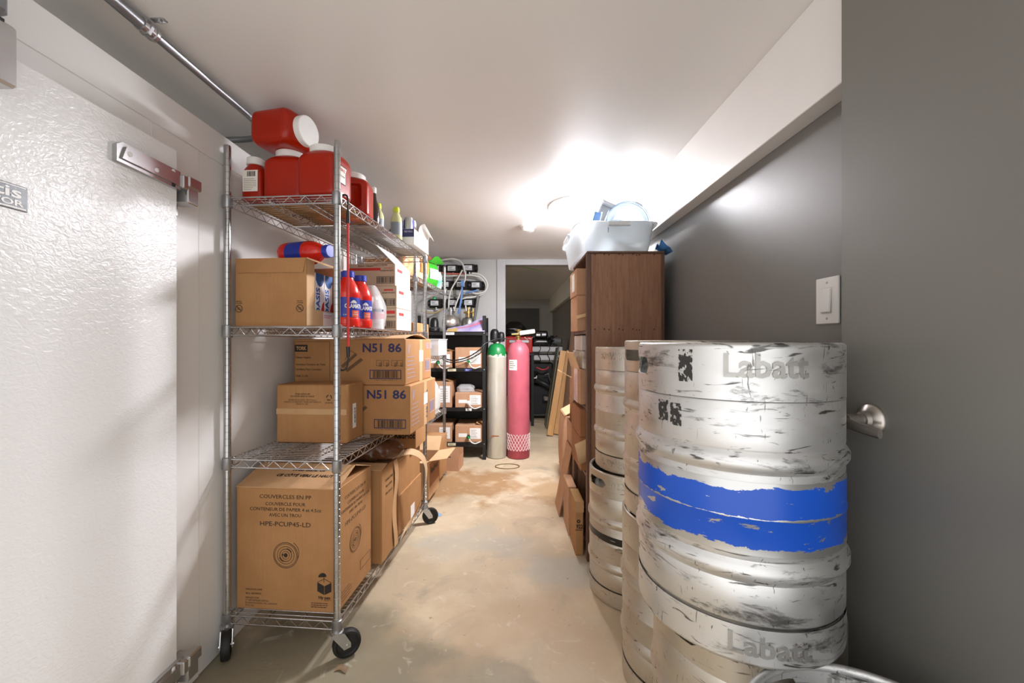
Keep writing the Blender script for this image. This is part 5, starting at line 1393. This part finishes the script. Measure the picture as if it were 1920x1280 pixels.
tag(rg, 'loose rusty wire ring on the floor in front of the gas cylinders', 'ring')

# ---------------------------------------------------------------- second room
ct = thing('metal_cart', 'metal cart with two shiny trays and cables in the dark second room', 'cart', (0.50, 6.45, 0))
for sx_ in (-1, 1):
    for sy_ in (-1, 1):
        MB().rbox(sx_ * 0.27 - 0.012, sx_ * 0.27 + 0.012, sy_ * 0.22 - 0.012, sy_ * 0.22 + 0.012, 0.0, 1.10, 0.003).build('leg', blackmetal_m, ct, 0)
tray_m = M('bright_tray_metal', '#f0f1f0', 0.35, 0.0, var=0.1)
for z in (1.03, 0.90):
    MB().rbox(-0.28, 0.28, -0.25, 0.23, z, z + 0.085, 0.012).build('tray', tray_m, ct)
    MB().tube([(-0.28, -0.255, z + 0.09), (0.28, -0.255, z + 0.09)], 0.007, 8).build('tray_rail', blackmetal_m, ct)
for i in range(4):
    x = -0.22 + i * 0.14
    MB().tube(smooth_path([(x, -0.26, 1.14), (x + 0.02, -0.275, 1.08), (x - 0.02, -0.27, 1.0), (x + 0.015, -0.27, 0.93), (x + 0.01, -0.265, 0.86)], 4), 0.006, 6).build('cable', black_m, ct)
gear = thing('black_cable_gear', 'heap of black gear and cables on the metal cart', 'equipment', (0.50, 6.43, 1.118))
MB().rbox(-0.18, 0.12, -0.18, 0.12, 0.0, 0.12, 0.02).rbox(-0.14, 0.06, -0.14, 0.08, 0.12, 0.24, 0.02).build('case', M('glossy_black_case', '#161617', 0.18, var=0.3), gear)
for (x, z) in ((-0.09, 0.175), (0.0, 0.18)):
    MB().rbox(x - 0.035, x + 0.035, -0.148, -0.138, z - 0.02, z + 0.02, 0.004).build('bright_fitting', hinge_m, gear)
MB().rbox(-0.15, 0.05, -0.19, -0.178, 0.06, 0.085, 0.003).build('bright_strip', hinge_m, gear)
rnd = random.Random(5)
for i in range(10):
    x = rnd.uniform(-0.25, 0.2); pts = [(x + rnd.uniform(-0.08, 0.08) , -0.17 + rnd.uniform(-0.05, 0.05), max(0.008, 0.15 - 0.03 * k + rnd.uniform(-0.02, 0.02))) for k in range(6)]
    MB().tube(smooth_path(pts, 4), 0.007, 6).build('cable', black_m, gear)
MB().tube([(0.10, -0.1, 0.09), (0.27, -0.16, 0.075)], 0.045, 18).build('coiled_hose', M('grey_duct', '#7f8284', 0.4), gear)
mc = thing('black_pump_machine', 'black wheeled machine with motor and thick hose under the metal cart', 'machine', (0.47, 6.33, 0))
MB().rbox(-0.22, 0.20, -0.15, 0.2, 0.07, 0.52, 0.02).rbox(-0.2, 0.17, -0.05, 0.2, 0.52, 0.86, 0.02).build('cabinet', blackmetal_m, mc)
MB().rbox(-0.24, 0.19, -0.18, 0.2, 0.05, 0.085, 0.01).build('base_plate', M('worn_black_base', '#3d3e3f', 0.4), mc)
for x in (-0.2, 0.15):
    f_ = MB().rbox(x - 0.015, x + 0.015, -0.17, -0.15, 0.04, 0.07, 0.003).build('caster_fork', hinge_m, mc)
    MB().lathe([(0.01, -0.012), (0.03, -0.012), (0.036, -0.006), (0.036, 0.006), (0.03, 0.012), (0.01, 0.012)], 20, Matrix.Translation((x, -0.165, 0.037)) @ Matrix.Rotation(R(90), 4, 'Y')).build('caster_wheel', M('grey_wheel', '#5d5e60', 0.4), f_)
MB().lathe([(0.05, 0), (0.06, 0.01), (0.06, 0.1), (0.045, 0.12)], 24, Matrix.Translation((0.0, -0.17, 0.32)) @ Matrix.Rotation(R(90), 4, 'Y')).build('motor', M('dark_motor', '#3a3b3d', 0.35, 0.4), mc)
MB().rbox(0.02, 0.10, -0.24, -0.20, 0.29, 0.36, 0.01).build('motor_label', hinge_m, mc)
MB().lathe([(0.05, 0), (0.055, 0.01), (0.055, 0.12), (0.04, 0.13)], 24, Matrix.Translation((-0.13, -0.17, 0.60)) @ Matrix.Rotation(R(20), 4, 'X')).build('filter_housing', M('black_gloss_housing', '#141414', 0.25), mc)
MB().rbox(-0.16, -0.09, -0.245, -0.228, 0.63, 0.68, 0.004).build('white_sticker', paper_m, mc)
MB().tube(smooth_path([(-0.1, -0.2, 0.60), (0.0, -0.24, 0.56), (0.1, -0.24, 0.5), (0.19, -0.2, 0.38)], 6), 0.04, 12).build('thick_hose', M('ribbed_black_hose', '#222222', 0.45), mc)
MB().tube(smooth_path([(-0.1, -0.24, 0.80), (-0.02, -0.26, 0.765), (0.06, -0.25, 0.78), (0.08, -0.24, 0.81)], 5), 0.012, 8).build('red_handle', M('red_handle_plastic', '#c02a2c', 0.4), mc)
MB().tube(smooth_path([(0.03, -0.2, 0.68), (0.08, -0.22, 0.70), (0.1, -0.22, 0.64), (0.12, -0.22, 0.56)], 5), 0.008, 8).build('steel_pipe', hinge_m, mc)
MB().rbox(-0.245, -0.235, -0.17, -0.15, 0.1, 0.8, 0.002).build('bright_edge', hinge_m, mc)
rd = thing('red_tool_chest', 'bright red metal tool chest behind the pink gas cylinder', 'tool chest', (0.08, 5.84, 1.03))
MB().rbox(-0.21, 0.21, -0.16, 0.16, 0.0, 0.23, 0.012).build('chest_body', M('red_enamel', '#d21a12', 0.3), rd)
MB().rbox(-0.12, 0.16, -0.168, -0.16, 0.14, 0.18, 0.003).build('handle_bar', hinge_m, rd)
bs = thing('black_stand', 'black stand carrying the red tool chest in the second room', 'stand', (0.08, 5.84, 0))
for sx_ in (-1, 1):
    for sy_ in (-1, 1): MB().rbox(sx_ * 0.21 - 0.02, sx_ * 0.21 + 0.02, sy_ * 0.15 - 0.02, sy_ * 0.15 + 0.02, 0, 0.99, 0.002).build('leg', blackmetal_m, bs, 0)
MB().rbox(-0.24, 0.24, -0.18, 0.18, 0.99, 1.029, 0.004).build('top', blackmetal_m, bs)
bb = thing('black_covered_heap', 'black bag heaped on the red tool chest', 'bag', (0.03, 5.85, 1.2605))
blob(0.36, 0.26, 0.22, 6.0, 0.18, top=0.4).build('bag_body', M('black_bag_plastic', '#121213', 0.3, bump=0.6, bscale=16), bb, 60)
gline = MB().tube(smooth_path([(-0.08, 4.72, 2.095), (0.10, 4.9, 2.10), (0.28, 5.15, 2.11), (0.38, 5.3, 2.116)], 6), 0.004, 6).build('green_line', M('lime_line', '#8fd06a', 0.5), None)  # thin green line drawn as a tube under the ceiling
tag(gline, 'thin light green line just inside the doorway under the ceiling', 'cord')

# ---------------------------------------------------------------- boards leaning past the bookcase
def board(label, x0, y0, x1, y1, z1, w, th, mat, group=None, name='wooden_board'):
    """a board standing on the floor at (x0, y0), its top leaning to (x1, y1, z1)"""
    a = Vector((x0, y0, 0)); b = Vector((x1, y1, z1)); zd = (b - a).normalized()
    yd = Vector((0, 1, 0)); xd = yd.cross(zd).normalized(); yd = zd.cross(xd)
    m_ = Matrix((xd, yd, zd)).transposed().to_4x4(); m_.translation = a + Vector((0, 0, th * abs(xd.z) / 1.0 + 0.001))
    o = MB().rbox(-th / 2, th / 2, -w / 2, w / 2, 0, (b - a).length, 0.002).build(name, mat, None)
    o.matrix_world = m_
    return tag(o, label, 'board', group)
board('pine board leaning in the doorway, nearer the black machine', 0.475, 5.06, 0.65, 5.10, 1.06, 0.04, 0.075, pine_m, 'leaning pine boards')
board('pine board leaning in the doorway, nearer the bookcase', 0.565, 5.14, 0.74, 5.18, 1.06, 0.04, 0.075, pine_m, 'leaning pine boards')
board('grey framed panel leaning behind the two pine boards', 0.47, 5.62, 0.64, 5.66, 1.10, 0.30, 0.02, M('olive_grey_panel', '#6c6a54', 0.5, var=0.2), name='framed_panel')
board('tall dark plywood sheet leaning against the wall past the bookcase', 0.52, 4.24, 0.68, 4.28, 1.45, 0.40, 0.018, ply_m, name='plywood_sheet')
board('short plywood offcut leaning on the tall plywood sheet', 0.47, 3.86, 0.58, 3.90, 0.62, 0.24, 0.014, ply_m, name='plywood_sheet')

# ---------------------------------------------------------------- brown bookcase with cartons
KX0, KX1, KY0, KY1, KZ = 0.405, 0.825, 2.18, 2.66, 1.678
bk = thing('wooden_bookcase', 'tall brown wooden bookcase of cartons standing along the dark grey wall', 'bookcase', (0.615, 2.42, 0))
ox, oy = 0.615, 2.42
def kb(x0, x1, y0, y1, z0, z1, name, mat, b=0.002): return MB().rbox(x0 - ox, x1 - ox, y0 - oy, y1 - oy, z0, z1, b).build(name, mat, bk, 20)
kb(KX0 + 0.022, KX1 - 0.012, KY0, KY0 + 0.02, 0, KZ - 0.012, 'end_panel', brown_wood_m)
kb(KX0 + 0.022, KX1 - 0.012, KY1 - 0.02, KY1, 0, KZ - 0.012, 'end_panel', brown_wood_m)
for (y0, y1) in ((KY0 - 0.006, KY0 + 0.03), (KY1 - 0.03, KY1 + 0.006)):
    kb(KX0, KX0 + 0.022, y0, y1, 0, KZ - 0.012, 'face_stile', dark_wood_m)
    kb(KX1 - 0.018, KX1, y0, y1, 0, KZ - 0.012, 'rear_stile', dark_wood_m)
kb(KX0, KX1, KY0 - 0.006, KY1 + 0.006, KZ - 0.012, KZ, 'top_panel', dark_wood_m)
kb(KX1 - 0.012, KX1 - 0.004, KY0 + 0.02, KY1 - 0.02, 0, KZ - 0.012, 'back_panel', dark_wood_m)
for z in (0.10, 0.46, 0.83, 1.25):
    kb(KX0 + 0.004, KX1 - 0.012, KY0 + 0.021, KY1 - 0.021, z - 0.018, z, 'shelf', dark_wood_m)
for z in (1.255, KZ - 0.018):
    for x in (0.45, 0.50, 0.525, 0.58, 0.60, 0.655, 0.675, 0.69, 0.77):
        MB().lathe([(0.004, 0), (0.003, 0.001)], 8, Matrix.Translation((x - ox, KY0 - oy, z + 0.003 * math.sin(x * 90))) @ Matrix.Rotation(R(90), 4, 'X')).build('nail_head', blackmetal_m, bk)
def kbox(label, x0, x1, y0, y1, z0, z1, mat=card_pink_m, **kw):
    return carton(label, ((x0 + x1) / 2, (y0 + y1) / 2, z0), kw.pop('rot', 0), x1 - x0, y1 - y0, z1 - z0 - 0.0006, mat, **kw)
t = kbox('brown carton with white tape on the top bookcase shelf, under the tote', 0.368, 0.74, 2.32, 2.55, 1.4565, 1.612, card_pink_m, flaps=())
decal(t, 'white_label', paper_m, (-0.1866, -0.02, 0.085), (0, -1, 0), FZ, [rect(-0.05, 0.05, -0.055, 0.05)], 0.0005)
t = kbox('brown carton on the top bookcase shelf, lower of the two', 0.372, 0.74, 2.315, 2.55, 1.2505, 1.456, card_pink_m)
MB().sheet(lambda u, v: (-0.188 - 0.0 + 0.115 * u, -0.12 - 0.025 * math.sin(u * 2.4), 0.068 + 0.03 * u + 0.02 * v), 8, 3, 0.001).build('torn_paper', card_in_m, t, 50)
kbox('pale carton on the bookcase shelf above the taped brown one', 0.402, 0.72, 2.33, 2.60, 1.135, 1.226, M('pale_lilac_cardboard', '#cfc6bd', 0.7, var=0.1))
t = kbox('scuffed whitish carton resting on the taped brown one in the bookcase', 0.398, 0.74, 2.30, 2.60, 1.032, 1.134, M('scuffed_white_cardboard', '#d6cec4', 0.65, var=0.35, vscale=22, col2='#a89a90'), rot=R(2))
t = kbox('brown carton with wrinkled tape along its edge on the middle bookcase shelf', 0.385, 0.745, 2.29, 2.62, 0.8305, 1.031, card_pink_m, flaps=(('left', 18, 0.10, 0.03, card_in_m),))
MB().box(-0.1812, -0.1806, -0.10, 0.04, 0.0, 0.2).build('wrinkled_tape', M('frosted_tape', '#d9cfc6', 0.25, var=0.3, vscale=30), t, 0)
t = kbox('empty reddish carton facing the kegs on the lower bookcase shelf', 0.383, 0.70, 2.27, 2.60, 0.6505, 0.806, card_red_m)
t = kbox('reddish carton with a hanging flap below the empty one in the bookcase', 0.385, 0.70, 2.27, 2.60, 0.4605, 0.650, card_red_m)
MB().sheet(lambda u, v: (-0.19 + 0.13 * u + 0.02 * v, -0.168 - 0.03 * math.sin(v * 3), 0.18 - 0.115 * v + 0.06 * (u - 0.5)), 4, 6, 0.003).build('flap', card_in_m, t, 40)
# cartons on the floor in front of the bookcase
t = kbox('narrow brown carton standing on the floor beside the black striped keg', 0.353, 0.398, 2.24, 2.44, 0.0, 0.30, card_m, tape='y')
text(t, '922', 0.022, (0.0, -0.1006, 0.16), FX, FZ, ink_m, width=0.036, bold=0.05)
decal(t, 'round_mark', ink_m, (-0.005, -0.1006, 0.19), FX, FZ, ring2(0.004, 0.010, 16) + [rect(-0.018, 0.02, -0.05, -0.046)], 0.0004)
kbox('slim brown carton on the floor behind the narrow one', 0.345, 0.396, 2.47, 2.70, 0.0, 0.30, card_pink_m, bev=0.003)
lt = MB().sheet(lambda u, v: (0.405 - 0.085 * (1 - v), 2.73 + 0.24 * u, 0.004 + 0.46 * v), 4, 4, 0.005).build('flat_cardboard', card_pink_m, None, 30)
tag(lt, 'flattened carton leaning against the carton past the bookcase, near the floor', 'cardboard')
kbox('tall brown carton standing on the floor right past the end of the bookcase', 0.412, 0.80, 2.69, 3.02, 0.0, 0.62, card_pink_m, flaps=(('left', 35, 0.10, 0.02, card_in_m),))
kbox('brown carton stacked on the tall one past the end of the bookcase', 0.43, 0.80, 2.70, 3.00, 0.6206, 0.93, card_pink_m, flaps=(('left', 60, 0.11, 0.03, card_in_m),))
bx = thing('bowed_carton', 'bulging flat carton standing on the floor past the bookcase cartons', 'box', (0.50, 3.44, 0))
rings = [superring(0.07 + 0.022 * math.sin(math.pi * v), 0.16, 0.58 * v, 40, 9) for v in [i / 10 for i in range(11)]]
MB().loft(rings).build('carton_body', card_pink_m, bx, 40)
MB().sheet(lambda u, v: (-0.07 + 0.09 * u, -0.155 + 0.31 * v, 0.583 + 0.05 * u), 3, 3, 0.004).build('flap', card_in_m, bx, 30)
decal(bx, 'white_label', paper_m, (0.0, -0.163, 0.545), FX, FZ, [rect(-0.01, 0.055, -0.022, 0.022)], 0.0015)

# ---------------------------------------------------------------- tote on the bookcase
tt = thing('white_storage_tote', 'milky white plastic tote on top of the bookcase', 'tote', (0.572, 2.495, KZ))
tw0, tw1, td0, td1, th_ = 0.188, 0.212, 0.300, 0.330, 0.150
def rr_ring(a, b, z, n=48): return superring(a, b, z, n, 9)
tm = MB()
outer = [rr_ring(tw0 + (tw1 - tw0) * k, td0 + (td1 - td0) * k, 0.002 + th_ * k) for k in (0, 0.02, 0.3, 0.6, 0.9, 1)]
lip = [rr_ring(tw1 + 0.016, td1 + 0.016, th_ - 0.004), rr_ring(tw1 + 0.018, td1 + 0.018, th_ + 0.004), rr_ring(tw1 + 0.014, td1 + 0.014, th_ + 0.006), rr_ring(tw1 - 0.002, td1 - 0.002, th_ + 0.006)]
inner = [rr_ring(tw1 - 0.003 - (tw1 - tw0) * k, td1 - 0.003 - (td1 - td0) * k, th_ - (th_ - 0.006) * k) for k in (0.05, 0.5, 1)]
tm.loft(outer + lip + inner).build('tote_body', tote_m, tt, 40)
for s in (-1, 1):
    MB().rbox(-0.06, 0.06, min(s * (td1 + 0.012), s * (td1 + 0.03)), max(s * (td1 + 0.012), s * (td1 + 0.03)), th_ - 0.022, th_ + 0.004, 0.004).build('handle', tote_m, tt)
    MB().rbox(min(s * (tw1 + 0.012), s * (tw1 + 0.03)), max(s * (tw1 + 0.012), s * (tw1 + 0.03)), -0.09, 0.09, th_ - 0.022, th_ + 0.004, 0.004).build('handle', tote_m, tt)
decal(tt, 'scratch', ink_m, (-0.055, -td1 + 0.006, 0.1), FX, FZ, [[(0, 0), (0.002, 0), (0.003, 0.03), (0.0, 0.028)]], 0.001)
zb_ = KZ + 0.009
# pail lying on its side in the tote, mouth towards the viewer
pa = thing('white_pail', 'translucent white pail with wire handle lying in the tote', 'pail', (0.654, 2.285, zb_ + 0.168))
pail_m = M('bluish_white_plastic', '#e2edf5', 0.25, var=0.05, trans=0.4)
Tp = Matrix.Rotation(R(90), 4, 'X') @ Matrix.Rotation(R(0), 4, 'Z')
pm = MB().lathe([(q * 0.985, z_) for q, z_ in [(0.02, -0.245), (0.100, -0.245), (0.104, -0.24), (0.118, -0.03), (0.126, -0.03), (0.126, -0.018), (0.119, -0.016), (0.121, 0), (0.125, 0.004), (0.125, 0.008), (0.118, 0.008), (0.114, -0.02), (0.101, -0.236), (0.02, -0.238)]], 56, Tp)
pm.build('pail_body', pail_m, pa, 40)
MB().tube([(0.125 * math.cos(R(a)), -0.014, 0.125 * math.sin(R(a))) for a in range(5, 180, 7)], 0.0025, 6).build('wire_handle', M('blue_grey_wire', '#6c7e90', 0.4, 0.6), pa)
MB().tube([(0.119 * math.cos(R(a)), -0.03, 0.119 * math.sin(R(a))) for a in range(0, 360, 10)], 0.003, 6, closed=True).build('rim_ring', M('blue_tinted_plastic', '#a9c6da', 0.3), pa)
MB().rbox(-0.022, 0.022, -0.035, -0.012, 0.114, 0.126, 0.003, Matrix.Rotation(R(28), 4, 'Y')).build('handle_ear', pail_m, pa)
tw = thing('folded_towel', 'folded pale towel lying under the pail in the tote', 'towel', (0.654, 2.41, zb_))
MB().rbox(-0.085, 0.085, -0.12, 0.12, 0, 0.024, 0.008).rbox(-0.08, 0.08, -0.115, 0.115, 0.024, 0.046, 0.008).build('folds', M('pale_towel', '#dfe6ea', 0.9, bump=0.5, bscale=80), tw)
# grey lid, clear tray, steel scoop, blue board in the tote
gl = thing('grey_plastic_lid', 'grey rectangular plastic lid sticking up out of the tote', 'lid', (0.418, 2.49, zb_ + 0.006))
Tl = Matrix.Rotation(R(24), 4, 'Y')
MB().rbox(-0.012, 0.085, 0.06, 0.07, 0.0, 0.43, 0.003, Tl).rbox(-0.022, 0.095, 0.048, 0.06, 0.395, 0.412, 0.003, Tl).rbox(-0.016, -0.008, 0.04, 0.07, 0, 0.43, 0.002, Tl).build('lid_panel', M('grey_lid_plastic', '#5f6265', 0.4, var=0.08), gl)
ctr = thing('clear_plastic_tray', 'clear grey plastic tray standing in the wall end of the tote', 'tray', (0.458, 2.66, zb_))
cm_ = MB()
for (x0, x1, y0, y1) in ((-0.06, 0.06, -0.13, -0.127), (-0.06, 0.06, 0.127, 0.13), (-0.06, -0.057, -0.13, 0.13), (0.057, 0.06, -0.13, 0.13)): cm_.box(x0, x1, y0, y1, 0, 0.22)
cm_.box(-0.06, 0.06, -0.13, 0.13, 0, 0.003).build('tray_body', M('grey_clear_plastic', '#c9ccce', 0.2, alpha=0.7), ctr, 0)
sc = thing('bundle_of_wires', 'fanned bundle of steel whisk wires poking out of the tote', 'whisk', (0.465, 2.26, zb_))
for i in range(7):
    a = -0.5 + i * 0.16
    MB().tube(smooth_path([(0.0, 0, 0.003), (0.01 * i - 0.03, 0, 0.09), (-0.055 + 0.02 * i, -0.01, 0.17), (-0.075 + 0.022 * i, -0.02, 0.19 - 0.006 * i)], 4), 0.002, 6).build('wire', hinge_m, sc)
bl = thing('blue_cutting_board', 'blue board with white edge leaning against the pail in the tote', 'board', (0.422, 2.36, zb_ + 0.004))
Tb = Matrix.Rotation(R(15), 4, 'Y')
MB().rbox(-0.008, 0.034, -0.006, 0.006, 0, 0.27, 0.003, Tb).build('board_panel', M('slate_blue_plastic', '#5d7fae', 0.4, var=0.1), bl)
MB().rbox(0.0342, 0.038, -0.007, 0.007, 0, 0.275, 0.001, Tb).build('white_edge', white_pl_m, bl)
blu = thing('blue_cloth', 'crumpled blue cloth hanging between the tote and the dark grey wall', 'cloth', (0.833, 2.20, KZ))
bcm = M('blue_fabric', '#4f8fd0', 0.7, var=0.3, vscale=25, bump=0.5, bscale=40)
MB().sheet(lambda u, v: (-0.022 + 0.065 * u, -0.018 + 0.10 * v + 0.01 * math.sin(u * 8), 0.003 + 0.062 * (1 - u) ** 1.2 * (0.75 + 0.25 * math.cos(v * 9)) + 0.008 * math.sin(u * 9 + v * 6) * (1 - u)), 12, 8, 0.002).build('cloth_body', bcm, blu, 60)

# ---------------------------------------------------------------- litter on the floor
s1 = MB().prism([(-0.04, -0.01), (0.035, -0.02), (0.04, 0.005), (0.0, 0.05), (-0.035, 0.045)], 0.0005, 0.0015).build('paper_scrap', M('light_blue_paper', '#8fb4dc', 0.6), None, 0, loc=(-0.52, 2.76, 0))
tag(s1, 'small light blue paper scrap on the floor by the far caster', 'paper scrap')
s2 = MB().sheet(lambda u, v: (-0.02 + 0.045 * u, -0.012 + 0.022 * v + 0.006 * math.sin(u * 5), 0.002 + 0.004 * math.sin(u * 3.14) + 0.003 * v), 6, 3, 0.0012).build('dry_leaf', M('brown_leaf', '#8d7457', 0.7, var=0.3, vscale=40), None, 50, loc=(-0.62, 1.46, 0.0))
tag(s2, 'small curled brown scrap on the floor below the front caster', 'scrap')
s3 = MB().lathe([(0.028, 0), (0.03, 0.002), (0.03, 0.012), (0.026, 0.014), (0.01, 0.014)], 24).build('white_disc', white_pl_m, None, loc=(-0.525, 3.93, 0.0005))
tag(s3, 'round white plastic cap on the floor by the torn carton', 'cap')
